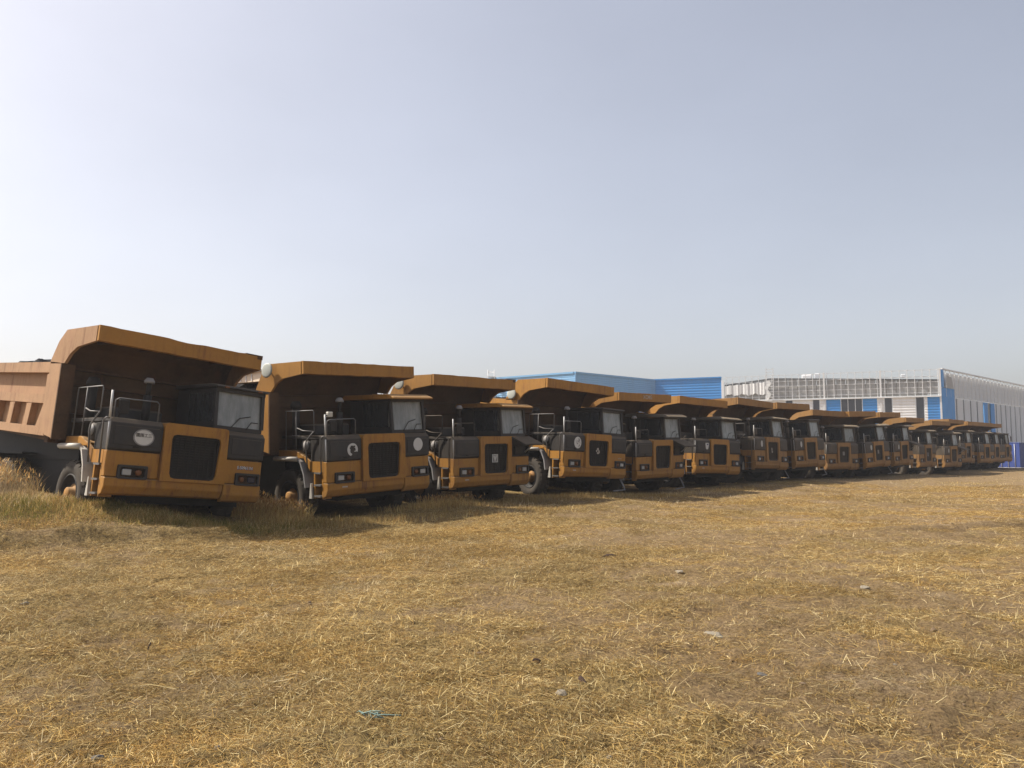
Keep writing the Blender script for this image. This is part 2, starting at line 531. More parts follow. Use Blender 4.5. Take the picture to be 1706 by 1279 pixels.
fac = kg.math('ADD', b_at, kg.ramp(kg.noise(2.4, 7, 0.75), 0.3, 0.7, -0.3, 0.3), True)
kg.color(kg.mix(fac, strawc, soil)); kg.set(0.95, 0, 0.1)
kg.bump(kg.math('ADD', kg.noise(26, 8, 0.85), kg.math('MULTIPLY', kg.noise(9, 4, 0.6), 1.5)), 1.0, 0.045)
M['ground'] = kg.m
gme = build_ground(); gme.materials.append(kg.m)
ground = link('ground', gme); ground['kind'] = 'structure'

# ------------------------------------------------------------------ BUILDINGS
def cladding(name, base, rough=0.45):
    k = NT(name)
    c = k.mix(k.ramp(k.noise(0.35, 5, 0.6), 0.3, 0.7, 0, 0.18), base, tuple(x * 0.6 for x in base))
    c = k.mix(k.ramp(k.noise(0.8, 6, 0.7, stretch=(3, 3, 0.2)), 0.5, 0.8, 0, 0.25), c, DUSTC)
    k.color(c); k.set(rough, 0, 0.3)
    return k.m
M['blueclad'] = cladding('blue_metal_cladding', (0.05, 0.27, 0.66))
M['blueclad_old'] = cladding('paler_blue_metal_cladding', (0.17, 0.37, 0.62))
M['whiteclad'] = cladding('white_metal_cladding', (0.80, 0.81, 0.82))
M['greyclad'] = cladding('grey_metal_cladding', (0.62, 0.65, 0.69))
M['insul'] = cladding('silver_insulation_sheet', (0.34, 0.34, 0.335), 0.6)
M['girtwhite'] = simple('galvanised_girt', (0.66, 0.67, 0.68), 0.5, 0, 2, 0.15)
M['winglass'] = simple('dark_window_glass', (0.05, 0.055, 0.07), 0.15, 0, 1, 0.4)
M['rooftop'] = simple('grey_roof_sheet', (0.14, 0.145, 0.15), 0.6, 0, 0.5, 0.2)
M['bluebox'] = cladding('deep_blue_container_paint', (0.035, 0.065, 0.24))

def wall_matrix(P, Q):
    """local x runs along the wall from P to Q, local -y looks outwards (towards the camera side), z up"""
    d = Vector((Q[0] - P[0], Q[1] - P[1], 0)); L = d.length; d.normalize()
    n = Vector((-d.y, d.x, 0))
    m = Matrix(((d.x, n.x, 0, P[0]), (d.y, n.y, 0, P[1]), (0, 0, 1, 0), (0, 0, 0, 1)))
    return m, L

def wpart(name, mb, mat, root, m):
    for v in mb.bm.verts: v.co = m @ v.co
    return part(name, mb, mat, root)

def hribs(mb, s0, s1, z0, z1, step=0.30, depth=0.055):
    """horizontally ribbed sheet: one zig-zag profile swept along the wall"""
    pts = []
    n = max(1, int(round((z1 - z0) / step))); st = (z1 - z0) / n
    for i in range(n):
        z = z0 + i * st
        pts += [(0, z), (0, z + st * 0.45), (-depth, z + st * 0.55), (-depth, z + st * 0.92)]
    pts += [(0, z1), (0.12, z1), (0.12, z0)]
    mb.prism(pts, 'x', s0, s1)
    return mb

def vribs(mb, s0, s1, z0, z1, step=0.5, depth=0.06):
    pts = []
    n = max(1, int(round((s1 - s0) / step))); st = (s1 - s0) / n
    for i in range(n):
        s = s0 + i * st
        pts += [(s, 0), (s + st * 0.5, 0), (s + st * 0.6, -depth), (s + st * 0.9, -depth)]
    pts += [(s1, 0), (s1, 0.12), (s0, 0.12)]
    mb.prism(pts, 'z', z0, z1)
    return mb

# --- older blue workshop
C1 = (9.11, 114.8); R1 = (23.3, 127.9); L1 = (-6.04, 127.0)
bw = empty('blue_workshop', (9.11, 114.8, 0))
tag(bw, 'plain pale blue metal workshop whose corner rises behind the fourth truck', 'building')
bw_inv = Matrix.Translation((-9.11, -114.8, 0))
m, L = wall_matrix(C1, R1); m = bw_inv @ m
wpart('wall_cladding', hribs(MB(), 0, L, 0, 12.75, 0.3, 0.02), 'blueclad_old', bw, m)
wpart('corner_flashing', MB().box(-0.12, 0.12, -0.16, -0.07, 0, 12.8), 'blueclad_old', bw, m)
wpart('parapet_cap', MB().box(0, L, -0.14, 0.3, 12.76, 13.02), 'blueclad_old', bw, m)
m, L = wall_matrix(L1, C1); m = bw_inv @ m
wpart('wall_cladding', hribs(MB(), 0, L - 0.02, 0, 12.75, 0.3, 0.02), 'blueclad_old', bw, m)
wpart('parapet_cap', MB().box(0, L - 0.2, -0.14, 0.3, 12.76, 13.02), 'blueclad_old', bw, m)
mbr = MB(); mbr.prism([(C1[0] - 9.11, 0.5), (R1[0] - 9.11 - 0.4, R1[1] - 114.8), (R1[0] - 9.11 - 14, R1[1] - 114.8 + 12), (L1[0] - 9.11 + 0.4, L1[1] - 114.8)], 'z', 12.3, 12.6)
part('roof', mbr, 'rooftop', bw)
for k in range(4):
    s = 2.2 + k * 4.6
    m_, L_ = wall_matrix(C1, R1)
    wpart('window', MB().box(s, s + 2.4, -0.09, 0.05, 2.6, 4.6), 'winglass', bw, bw_inv @ m_)

# scaffold tower with mesh frames at the workshop's left end
st = empty('scaffold_tower', (-3.75, 123.6, 0))
tag(st, 'thin steel scaffold tower standing at the blue workshop left end', 'scaffold')
for sx in (0, 1.0):
    for sy in (0, 1.0):
        part('upright', MB().tube([(sx, sy, 0), (sx, sy, 14.2)], 0.05, 5), 'girtwhite', st)
for zz in np.arange(1.2, 14.2, 1.15):
    part('ledger', MB().tube([(0, 0, zz), (1, 0, zz), (1, 1, zz), (0, 1, zz), (0, 0, zz)], 0.04, 4), 'girtwhite', st)
part('platform', MB().box(-0.15, 1.15, -0.1, 1.1, 13.05, 13.12), 'girtwhite', st)

# --- half-clad new factory hall
B0 = (21.06, 128.5); B1 = (59.79, 110.6); S1 = (92.5, 142.3)
fh = empty('factory_hall', (B1[0], B1[1], 0))
tag(fh, 'unfinished factory hall with bare white steel grid above blue and white cladding', 'building')
fi = Matrix.Translation((-B1[0], -B1[1], 0))
m, LF = wall_matrix(B0, B1); m = fi @ m          # LF ~ 42.66
H = 12.95
# finished blue stretch on the left
wpart('blue_wall', hribs(MB(), 0, 12.55, 0, H - 0.1, 0.42, 0.03), 'blueclad', fh, m)
wpart('parapet_cap', MB().box(0, 12.55, -0.16, 0.3, H - 0.09, H + 0.12), 'blueclad', fh, m)
wpart('white_edge_flashing', MB().box(12.56, 12.95, -0.14, 0.25, 0, H - 0.5), 'whiteclad', fh, m)
# insulation sheets behind the grid: separate sheets, slightly uneven
edges = np.linspace(13.0, 42.3, 23)
roofl = lambda s: 11.75 + (s - 13.3) / 7 * 0.8 if s < 20.2 else 12.5 - (s - 20.2) * 0.045
for i in range(22):
    a, b = edges[i], edges[i + 1]
    yo = 0.45 + 0.05 * random.random()
    mb = MB().prism([(a + 0.03, 9.5), (b - 0.03, 9.5), (b - 0.03, roofl(b) - 0.12), (a + 0.03, roofl(a) - 0.12)], 'y', yo, yo + 0.1)
    wpart('insulation_sheet', mb, 'insul', fh, m)
    mb = MB().prism([(a + 0.005, roofl(a) - 0.1), (b - 0.005, roofl(b) - 0.1), (b - 0.005, roofl(b) + 0.08), (a + 0.005, roofl(a) + 0.08)], 'y', 0.3, 0.75)
    wpart('roof_edge_trim', mb, 'rooftop', fh, m)
# grid of girts and posts
topz = lambda s: 12.95 + (s - 13) * 0.004
for s in np.linspace(13.3, 42.2, 31):
    wpart('grid_post', MB().box(s - 0.035, s + 0.035, -0.05, 0.05, 9.3, topz(s)), 'girtwhite', fh, m)
for s in (27.37, 34.92, 42.45):
    wpart('main_post', MB().box(s - 0.12, s + 0.12, -0.12, 0.12, 6.0, H + 0.1), 'girtwhite', fh, m)
for zz in (9.75, 10.5, 11.25, 12.0, 12.92):
    wpart('girt', MB().box(13.0, 42.33, 0.055, 0.13, zz - 0.03, zz + 0.03), 'girtwhite', fh, m)
# ledge and white sheet hanging at the left end
wpart('drip_ledge', MB().box(13.0, 42.5, -0.25, 0.3, 9.12, 9.26), 'whiteclad', fh, m)
mb = MB(); n = 26
xs = np.linspace(13.1, 19.2, n)
for i in range(n - 1):
    f = lambda s: -0.14 - 0.035 * math.sin(s * 5.1) - 0.03 * math.sin(s * 12.7)
    t = lambda s: 11.55 + (s - 13.1) * 0.07 + 0.05 * math.sin(s * 6)
    q = lambda s: 10.15 + 0.12 * math.sin(s * 3.3) + 0.08 * math.sin(s * 9)
    for d in (0, 0.03):
        mb.quad((xs[i], f(xs[i]) + d, q(xs[i])), (xs[i + 1], f(xs[i + 1]) + d, q(xs[i + 1])), (xs[i + 1], f(xs[i + 1]) + d, t(xs[i + 1])), (xs[i], f(xs[i]) + d, t(xs[i])))
wpart('hanging_sheet', mb, 'whitecloth', fh, m)
mb = MB()
for i in range(10):
    s0 = 19.2 + 0.12 * math.sin(i * 1.3); z0_ = 12.2 - i * 0.3
    mb.quad((s0, -0.2, z0_), (s0 + 0.5 + 0.15 * math.sin(i), -0.28, z0_), (s0 + 0.5 + 0.15 * math.sin(i + 1), -0.26, z0_ - 0.3), (19.2 + 0.12 * math.sin((i + 1) * 1.3), -0.2, z0_ - 0.3))
wpart('hanging_sheet', mb, 'whitecloth', fh, m)
# lower wall: white and blue sheets with dark window strips
seq = [(13.0, 21.9, 'w'), (21.9, 23.0, 'd'), (23.0, 25.7, 'w'), (25.7, 26.75, 'd'), (26.75, 27.6, 'w'), (27.6, 29.55, 'b'),
       (29.55, 32.5, 'd'), (32.5, 34.4, 'b'), (34.4, 35.3, 'w'), (35.3, 36.4, 'd'), (36.4, 39.3, 'w'), (39.3, 40.45, 'd'),
       (40.45, 40.8, 'w'), (40.8, 42.66, 'b')]
for a, b, kd in seq:
    if kd == 'd':
        w_ = wpart('window_strip', MB().box(a + 0.02, b - 0.02, 0.10, 0.2, 1.2, 9.1), 'winglass', fh, m)
        nmul = 1 if b - a < 2 else 3
        for k in range(1, nmul):
            s = a + (b - a) * k / nmul
            f_ = MB().box(s - 0.05, s + 0.05, 0.03, 0.1, 1.2, 9.1)
            for v in f_.bm.verts: v.co = m @ v.co
            part('mullion', f_, 'greyclad', w_)
        for sx in (a + 0.02, b - 0.1):
            f_ = MB().box(sx, sx + 0.08, 0.0, 0.1, 1.2, 9.1)
            for v in f_.bm.verts: v.co = m @ v.co
            part('frame', f_, 'greyclad', w_)
        wpart('sill_panel', hribs(MB(), a, b, 0, 1.15, 0.38, 0.05), 'whiteclad', fh, m)
    else:
        wpart('blue_panel' if kd == 'b' else 'white_panel', hribs(MB(), a + 0.005, b - 0.005, 0, 9.1, 0.38, 0.05),
              'blueclad' if kd == 'b' else 'whiteclad', fh, m)
# tall ladder mast at the joint
for sx in (19.3, 20.3):
    wpart('ladder_stile', MB().box(sx - 0.05, sx + 0.05, -0.5, -0.4, 9.3, 14.05), 'girtwhite', fh, m)
for zz in np.arange(9.6, 14.0, 0.42):
    wpart('ladder_rung', MB().box(19.352, 20.248, -0.48, -0.42, zz, zz + 0.06), 'girtwhite', fh, m)
# roof kit
wpart('roof_vent', MB().box(24.2, 25.6, 1.4, 2.6, 12.2, 13.0, 0.08), 'whiteclad', fh, m)
wpart('roof_vent', MB().box(26.0, 26.7, 1.6, 2.4, 12.2, 13.15, 0.05), 'greyclad', fh, m)
wpart('floodlight', MB().box(37.6, 38.2, 0.9, 1.1, 12.0, 12.5, 0.05), 'greyclad', fh, m)
mb = MB(); mb.prism([(13.2, 0.8), (42.0, 0.8), (42.0, 26), (13.2, 26)], 'z', 11.0, 11.3)
wpart('roof', mb, 'rooftop', fh, m)

# long right-hand side
m, LS = wall_matrix(B1, S1); m = fi @ m
wpart('blue_corner_panel', vribs(MB(), 0.02, 5.0, 0, 10.4, 0.5, 0.05), 'blueclad', fh, m)
wpart('blue_corner_panel', MB().box(0.02, 0.7, -0.06, 0.1, 10.45, 12.9), 'blueclad', fh, m)
wpart('hanging_sheet', MB().prism([(1.5, 12.2), (3.7, 12.0), (4.4, 10.42), (1.3, 10.42)], 'y', -0.16, -0.12), 'insul', fh, m)
wpart('upper_sheet', MB().box(1.0, LS, 0.45, 0.55, 9.3, 12.7), 'greyclad', fh, m)
wpart('ridge_rail', MB().box(0.0, LS, -0.14, 0.3, 12.93, 13.08), 'girtwhite', fh, m)
for zz in (9.4, 10.0, 10.6, 11.2, 11.8, 12.4):
    wpart('girt', MB().box(0.75, LS, 0.06, 0.13, zz - 0.03, zz + 0.03), 'girtwhite', fh, m)
for s in np.arange(1.6, LS, 1.9):
    wpart('grid_post', MB().box(s - 0.03, s + 0.03, -0.05, 0.05, 9.2, 12.92), 'girtwhite', fh, m)
strips = [5.4, 8.6, 11.8, 14.9, 17.8, 24.6, 27.2, 29.9, 32.6, 35.4, 38.4, 41.4, 44.4]
prev = 5.02
for s in strips:
    if s == 24.6:
        wpart('blue_panel', vribs(MB(), 18.7, 20.4, 0, 9.1, 0.5, 0.05), 'blueclad', fh, m)
        wpart('window_strip', MB().box(20.42, 22.2, 0.1, 0.2, 0.5, 9.1), 'winglass', fh, m)
        wpart('blue_panel', vribs(MB(), 22.22, 24.0, 0, 9.1, 0.5, 0.05), 'blueclad', fh, m)
        prev = 24.02
    wpart('grey_panel', vribs(MB(), prev, s - 0.005, 0, 9.15, 0.5, 0.05), 'greyclad', fh, m)
    wpart('window_strip', MB().box(s, s + 0.75, 0.1, 0.2, 0.5, 9.1), 'winglass', fh, m)
    prev = s + 0.755
wpart('grey_panel', vribs(MB(), prev, LS, 0, 9.15, 0.5, 0.05), 'greyclad', fh, m)

# blue container beyond the last truck
bc = empty('shipping_container', (46.6, 73.5, float(gh(np.array([49.]), np.array([75.]))[0]) - 0.05), (0, 0, R(44)))
tag(bc, 'deep blue metal container standing past the far end of the truck row', 'container')
part('shell', vribs(MB(), 0.02, 6.0, 0.15, 2.35, 0.28, 0.04).box(0.1, 5.9, 0.13, 2.4, 0.2, 2.3), 'bluebox', bc)
part('end_wall', MB().box(-0.02, 0.015, 0.0, 2.44, 0.15, 2.35), 'bluebox', bc)
part('roof', MB().box(-0.03, 6.03, -0.05, 2.5, 2.36, 2.44, 0.02), 'bluebox', bc)
part('base_rail', MB().box(-0.03, 6.03, -0.06, 2.5, 0.0, 0.14), 'whiteclad', bc)
for k in range(4):
    part('door_bar', MB().tube([(-0.05, 0.4 + k * 0.55, 0.2), (-0.05, 0.4 + k * 0.55, 2.3)], 0.025, 5), 'greyclad', bc)

# ------------------------------------------------------------------ THE DUMP TRUCK
def rounded(pts_, r):
    out = []
    n = len(pts_)
    for i, p in enumerate(pts_):
        rr = r[i] if isinstance(r, (list, tuple)) else r
        a = Vector(pts_[i - 1]) - Vector(p); b = Vector(pts_[(i + 1) % n]) - Vector(p)
        if rr <= 0: out.append(p); out.append(p); out.append(p); continue
        p0 = Vector(p) + a.normalized() * rr; p2 = Vector(p) + b.normalized() * rr
        mid = (p0 + p2) * 0.25 + Vector(p) * 0.5
        out += [tuple(p0), tuple(mid), tuple(p2)]
    return out

W2 = 1.57
proto = empty('dump_truck')

def P(name, mb, mat, parent=None):
    return part(name, mb, mat, parent or proto)

# chassis and running gear
P('chassis', MB().box(-0.5, -0.36, 0.3, 7.2, 0.75, 1.1).box(0.36, 0.5, 0.3, 7.2, 0.75, 1.1).box(-0.35, 0.35, 0.5, 0.7, 0.8, 1.05)
  .box(-0.35, 0.35, 3.0, 3.3, 0.8, 1.05).box(-0.35, 0.35, 5.4, 5.7, 0.8, 1.05).box(-1.1, 1.1, 1.37, 1.53, 0.52, 0.7)
  .box(-1.0, 1.0, 4.8, 5.0, 0.5, 0.8).box(-1.0, 1.0, 6.15, 6.35, 0.5, 0.8).box(-0.9, 1.4, 0.5, 0.95, 0.55, 0.75), 'black')
P('engine_bay', MB().box(-1.22, 1.5, 0.16, 1.15, 0.85, 2.0).box(-0.6, 0.6, 1.15, 2.0, 0.9, 1.6), 'black')
P('fuel_tank', MB().box(-1.12, -0.55, 2.15, 4.15, 0.55, 1.50, 0.08), 'black')
P('underbody_dark_fill', MB().box(-1.09, 1.09, 2.2, 7.2, 1.12, 1.60).box(-1.5, -1.2, 4.2, 7.0, 1.38, 1.42).box(1.2, 1.5, 4.2, 7.0, 1.38, 1.42), 'black')  # dark filling added to keep the space under the body black
P('mud_guard', MB().box(-1.62, 1.62, 5.50, 5.54, 0.45, 1.40), 'black')
P('mud_guard', MB().box(-1.62, 1.62, 7.0, 7.04, 0.45, 1.40), 'black')
P('hydraulic_tank', MB().box(0.55, 1.45, 2.15, 4.1, 0.55, 1.50, 0.08), 'black')

TYRE = [(0.36, -0.17), (0.40, -0.2), (0.50, -0.215), (0.575, -0.20), (0.612, -0.165), (0.62, 0), (0.612, 0.165), (0.575, 0.20), (0.50, 0.215), (0.40, 0.2), (0.36, 0.17)]
def wheel(x, y, out):
    c = Vector((x, y, 0.655))
    mb = MB().lathe(TYRE, c, (1, 0, 0), 32)
    for k in range(26):          # shoulder lugs
        a = 2 * math.pi * k / 26
        for sgn in (-1, 1):
            mm = Matrix.Translation(c) @ Matrix.Rotation(a + (0.12 if sgn > 0 else 0), 4, 'X')
            vs = [mb.bm.verts.new(mm @ Vector((xx, yy, zz))) for zz in (0.56, 0.634) for yy in (-0.045, 0.045) for xx in (sgn * 0.05, sgn * 0.205 if zz < 0.6 else sgn * 0.17)]
            for q in ((4, 5, 7, 6), (0, 1, 5, 4), (2, 6, 7, 3), (0, 4, 6, 2), (1, 3, 7, 5)):
                mb.bm.faces.new([vs[i] for i in q])
    w = P('wheel', mb, 'rubber')
    s = out
    P('rim', MB().lathe([(0.36, 0.0), (0.375, s * 0.19), (0.35, s * 0.20), (0.33, s * 0.13), (0.24, s * 0.06), (0.23, s * 0.09), (0.0, s * 0.09)], c, (1, 0, 0), 28), 'black', w)
    P('hub', MB().lathe([(0.19, s * 0.092), (0.19, s * 0.11), (0.125, s * 0.115), (0.12, s * 0.22), (0.10, s * 0.235), (0.0, s * 0.237)], c, (1, 0, 0), 16), 'yellow', w)
    return w
for sx in (-1, 1):
    wheel(sx * 1.36, 1.45, sx)
    for yy in AX_Y[1:]:
        wheel(sx * 1.36, yy, sx)
        P('wheel', MB().lathe(TYRE, (sx * 0.90, yy, 0.655), (1, 0, 0), 24), 'rubber')

# front: bumper in two pieces, upper panels, grille surround
bprof = [(0.0, 1.02), (-0.035, 1.0), (-0.035, 0.86), (0.03, 0.73), (0.10, 0.70), (0.14, 0.70), (0.14, 1.02)]
P('bumper', MB().prism(bprof, 'x', -W2, 0.715, 0.012), 'yellow')
bprof2 = [(0.0, 1.02), (-0.035, 1.0), (-0.035, 0.80), (0.03, 0.68), (0.10, 0.655), (0.14, 0.655), (0.14, 1.02)]
P('bumper', MB().prism(bprof2, 'x', 0.735, W2, 0.012), 'yellow')
P('front_panel', MB().box(-W2, -0.60, 0.0, 0.14, 1.028, 1.495, 0.012), 'yellow')
P('front_panel', MB().box(0.74, W2, 0.0, 0.14, 1.028, 1.50, 0.012), 'yellow')
so = rounded([(-0.592, 1.0), (0.732, 1.0), (0.715, 2.09), (-0.592, 2.09)], [0, 0, 0.07, 0.07])
si = rounded([(-0.42, 1.055), (0.52, 1.055), (0.575, 1.885), (-0.445, 1.885)], [0.10, 0.10, 0.10, 0.10])
P('grille_surround', MB().frame(so, si, 'y', -0.075, 0.16), 'yellow')
g = P('grille', MB().box(-0.47, 0.60, 0.06, 0.10, 1.04, 1.90), 'black')
mb = MB()
gi = rounded([(-0.38, 1.095), (0.485, 1.095), (0.535, 1.845), (-0.405, 1.845)], [0.09] * 4)
mb.frame(si, gi, 'y', -0.03, 0.05)
P('grille_frame', mb, 'black', g)
mb = MB()
for i in range(15):
    zz = 1.11 + i * 0.05
    mb.box(-0.42, 0.55, 0.02, 0.055, zz, zz + 0.018)
for i in range(9):
    xx = -0.34 + i * 0.105
    mb.box(xx, xx + 0.016, 0.012, 0.04, 1.09, 1.86)
o = P('grille_bars', mb, 'grille', g)

# charcoal panels each side of the grille
def side_panel(name, x0, x1, z0, z1):
    mb = MB().prism([(0.005, z0), (-0.03, z0 + 0.03), (-0.03, z1 - 0.09), (0.06, z1), (0.14, z1), (0.14, z0)], 'x', x0, x1, 0.01)
    mb.box(x0 + 0.07, x1 - 0.07, -0.045, -0.026, z0 + 0.10, z1 - 0.14, 0.008)
    return P(name, mb, 'dark')
side_panel('battery_cover', -W2, -0.605, 1.503, 2.085)
door_closed = side_panel('storage_door', 0.75, W2, 1.51, 2.075)
mb = MB().tube([(-1.15, -0.06, 1.575), (-1.0, -0.06, 1.575)], 0.012, 5)
P('panel_handle', mb, 'black')

# headlight clusters
def light(xc, out):
    h = P('headlight', MB().frame(rounded([(xc - 0.27, 1.0), (xc + 0.27, 1.0), (xc + 0.27, 1.25), (xc - 0.27, 1.25)], 0.03),
                                  rounded([(xc - 0.225, 1.04), (xc + 0.225, 1.04), (xc + 0.225, 1.205), (xc - 0.225, 1.205)], 0.02), 'y', -0.055, 0.03)
          .box(xc - 0.235, xc + 0.235, 0.0, 0.025, 1.03, 1.215), 'dark')
    xo = xc + out * 0.10
    P('lens', MB().box(xo - 0.085, xo + 0.085, -0.035, 0.0, 1.065, 1.18, 0.012), 'lens', h)
    xi = xc - out * 0.12
    P('indicator', MB().lathe([(0.058, 0.0), (0.055, -0.03), (0.03, -0.042), (0, -0.045)], (xi, 0.0, 1.122), (0, 1, 0), 12), 'amber', h)
    return h
hl_l = light(-1.09, -1); hl_r = light(1.25, 1)

# decks and cab
P('engine_deck', MB().box(-1.56, 0.46, 0.15, 1.75, 2.01, 2.08, 0.008).box(-1.2, -0.2, 0.9, 1.7, 2.08, 2.35, 0.04), 'dark')
P('deck_rail', MB().tube([(-1.5, 0.08, 2.07), (-1.5, 0.08, 2.40), (-1.44, 0.08, 2.44), (-0.74, 0.08, 2.46), (-0.69, 0.08, 2.42), (-0.69, 0.08, 2.07)], 0.013, 6), 'railsteel')
mb = MB()
# cab shell as pillars, dashboard wall, rear wall, floor; windows between
mb.box(0.50, 1.57, 0.14, 0.24, 2.085, 2.17)                       # under-screen beam
mb.box(0.50, 1.57, 0.16, 1.75, 2.087, 2.14)
mb.box(0.505, 1.565, 1.66, 1.75, 2.14, 2.92)                      # rear wall
mb.prism([(0.12, 2.165), (0.2, 2.165), (0.28, 2.9), (0.19, 2.9)], 'x', 0.475, 0.545)
mb.prism([(0.12, 2.165), (0.2, 2.165), (0.28, 2.9), (0.19, 2.9)], 'x', 1.53, 1.60)
mb.box(0.49, 0.54, 1.25, 1.70, 2.14, 2.9); mb.box(1.535, 1.585, 1.0, 1.70, 2.14, 2.9)
mb.box(0.495, 0.535, 0.24, 1.25, 2.10, 2.24); mb.box(1.54, 1.58, 0.24, 1.0, 2.10, 2.24)
mb.box(0.495, 0.535, 0.30, 1.25, 2.84, 2.92); mb.box(1.54, 1.58, 0.30, 1.0, 2.84, 2.92)
mb.box(0.48, 1.60, 0.17, 0.26, 2.86, 2.94)                        # header
P('cab', mb, 'dark')
P('cab_roof', MB().prism([(-0.12, 2.925), (-0.10, 2.965), (0.12, 3.045), (1.8, 3.06), (1.86, 2.98), (1.84, 2.935)], 'x', 0.33, 1.655, 0.012), 'yellow')
ws = P('windscreen', MB().prism([(0.165, 2.17), (0.185, 2.17), (0.262, 2.86), (0.242, 2.86)], 'x', 0.546, 1.529), 'windscreen')
P('wiper', MB().tube([(0.85, 0.12, 2.15), (1.05, 0.16, 2.36), (1.3, 0.175, 2.42)], 0.009, 4), 'black', ws)
P('wiper', MB().tube([(1.2, 0.12, 2.15), (1.32, 0.155, 2.3), (1.48, 0.165, 2.3)], 0.009, 4), 'black', ws)
P('side_window', MB().box(0.508, 0.522, 0.31, 1.249, 2.241, 2.839), 'sideglass')
P('side_window', MB().box(1.552, 1.566, 0.31, 0.999, 2.241, 2.839), 'sideglass')
P('seat', MB().box(0.85, 1.35, 0.95, 1.4, 2.15, 2.35, 0.04).box(0.87, 1.33, 1.35, 1.5, 2.3, 2.8, 0.04), 'seat')
sw = MB().lathe([(0.19, -0.012), (0.205, 0), (0.19, 0.012), (0.178, 0), (0.19, -0.012)], (1.1, 0.68, 2.42), (0, -0.55, 0.83), 18)
sw.tube([(1.1, 0.5, 2.2), (1.1, 0.68, 2.42)], 0.025, 6).tube([(0.92, 0.68, 2.42), (1.28, 0.68, 2.42)], 0.014, 4)
P('steering_wheel', sw, 'black')
P('curtain', MB().box(0.56, 0.80, 0.34, 0.37, 2.18, 2.85), 'curtain')
P('curtain', MB().box(1.28, 1.50, 0.34, 0.37, 2.18, 2.85), 'curtain')
mb = MB().tube([(-1.42, 0.08, 2.09), (-1.40, 0.03, 2.30)], 0.014, 5)
mi = P('mirror_arm', mb, 'black')
P('mirror', MB().box(-1.47, -1.27, 0.0, 0.04, 2.16, 2.42, 0.02), 'black', mi)
# exhaust stack and air cleaner
ex = P('exhaust_stack', MB().tube([(-0.62, 0.75, 2.08), (-0.62, 0.75, 2.62)], 0.075, 12).tube([(-0.62, 0.75, 2.62), (-0.62, 0.75, 2.86)], 0.045, 10), 'black')
P('rain_cap', MB().lathe([(0.0, 0.07), (0.06, 0.065), (0.10, 0.0), (0.10, -0.04), (0.0, -0.04)], (-0.62, 0.75, 2.90), (0, 0, 1), 14), 'grey', ex)
ac = P('air_intake', MB().tube([(-1.38, 1.42, 1.85), (-1.38, 1.42, 2.72)], 0.085, 12).lathe([(0.0, 0.12), (0.09, 0.11), (0.13, 0.02), (0.13, -0.06), (0.0, -0.06)], (-1.38, 1.42, 2.78), (0, 0, 1), 14), 'black')
P('intake_clamp', MB().lathe([(0.10, 0), (0.10, 0.04), (0.09, 0.04), (0.09, 0.0), (0.10, 0)], (-1.38, 1.42, 2.05), (0, 0, 1), 12), 'grey', ac)
ad = P('air_cleaner', MB().lathe([(0.0, 0.0), (0.12, 0.0), (0.13, 0.02), (0.20, 0.02), (0.21, 0.05), (0.21, 0.5), (0.0, 0.5)], (-1.56, 0.78, 1.86), (1, 0, 0), 22), 'dark')
P('end_cap', MB().lathe([(0.0, -0.02), (0.06, -0.02), (0.075, 0.0), (0.11, 0.002), (0.0, 0.002)], (-1.566, 0.78, 1.86), (1, 0, 0), 16), 'grey', ad)

# left flank: step tower, ladder, fender, rails
P('flank_plate', MB().prism([(0.145, 1.26), (0.60, 1.26), (0.86, 1.56), (0.86, 1.62), (0.60, 1.50), (0.145, 1.50)], 'x', -W2, -1.53), 'yellow')
P('fender_deck', MB().prism([(0.87, 1.56), (1.86, 1.56), (1.86, 1.74), (1.18, 1.74), (0.87, 1.62)], 'x', -W2, -1.1, 0.01), 'yellow')
P('flank_box', MB().box(-1.55, -1.23, 0.145, 0.62, 1.503, 2.0, 0.01), 'black')
P('step_back_panel', MB().box(-1.34, -1.30, 0.15, 0.62, 0.70, 1.24), 'bodydark')
for yy in (0.145, 0.44):
    P('ladder_stile', MB().box(-1.56, -1.33, yy, yy + 0.05, 0.66, 1.255), 'yellow')
for zz in (0.70, 0.95, 1.22):
    P('ladder_rung', MB().box(-1.60, -1.36, 0.197, 0.438, zz, zz + 0.035), 'railsteel')
fo = [(1.90, 1.50), (1.87, 1.56), (1.02, 1.555), (0.90, 1.49), (0.76, 1.22), (0.70, 0.90)]
fi_ = [(0.74, 0.90), (0.80, 1.20), (0.93, 1.45), (1.04, 1.51), (1.85, 1.51), (1.86, 1.50)]
for sx in (-1, 1):
    a, b = (-1.64, -1.12) if sx < 0 else (1.12, 1.62)
    P('fender', MB().prism(fo + fi_, 'x', a, b), 'grey')
P('fender_lip', MB().tube([(-1.64, 1.90, 1.545), (-1.64, 1.02, 1.545)], 0.055, 8), 'white')
P('step_bracket', MB().prism([(0.52, 0.66), (0.62, 0.66), (0.57, 1.0), (0.54, 1.0)], 'x', -1.60, -1.55), 'white')
P('platform_rail', MB().tube([(-1.60, 1.50, 1.75), (-1.60, 1.50, 2.66), (-1.60, 0.46, 2.66), (-1.60, 0.42, 2.62), (-1.60, 0.42, 2.18)], 0.013, 6)
  .tube([(-1.60, 1.10, 1.75), (-1.60, 1.10, 2.655)], 0.012, 6).tube([(-1.60, 1.06, 2.26), (-1.60, 0.85, 2.20), (-1.60, 0.43, 2.18)], 0.014, 6), 'railsteel')
P('ladder_handrail', MB().tube([(-1.61, 0.42, 2.18), (-1.62, 0.58, 2.05), (-1.63, 0.68, 1.96), (-1.63, 0.70, 1.85), (-1.60, 0.66, 1.26)], 0.017, 6), 'railsteel')
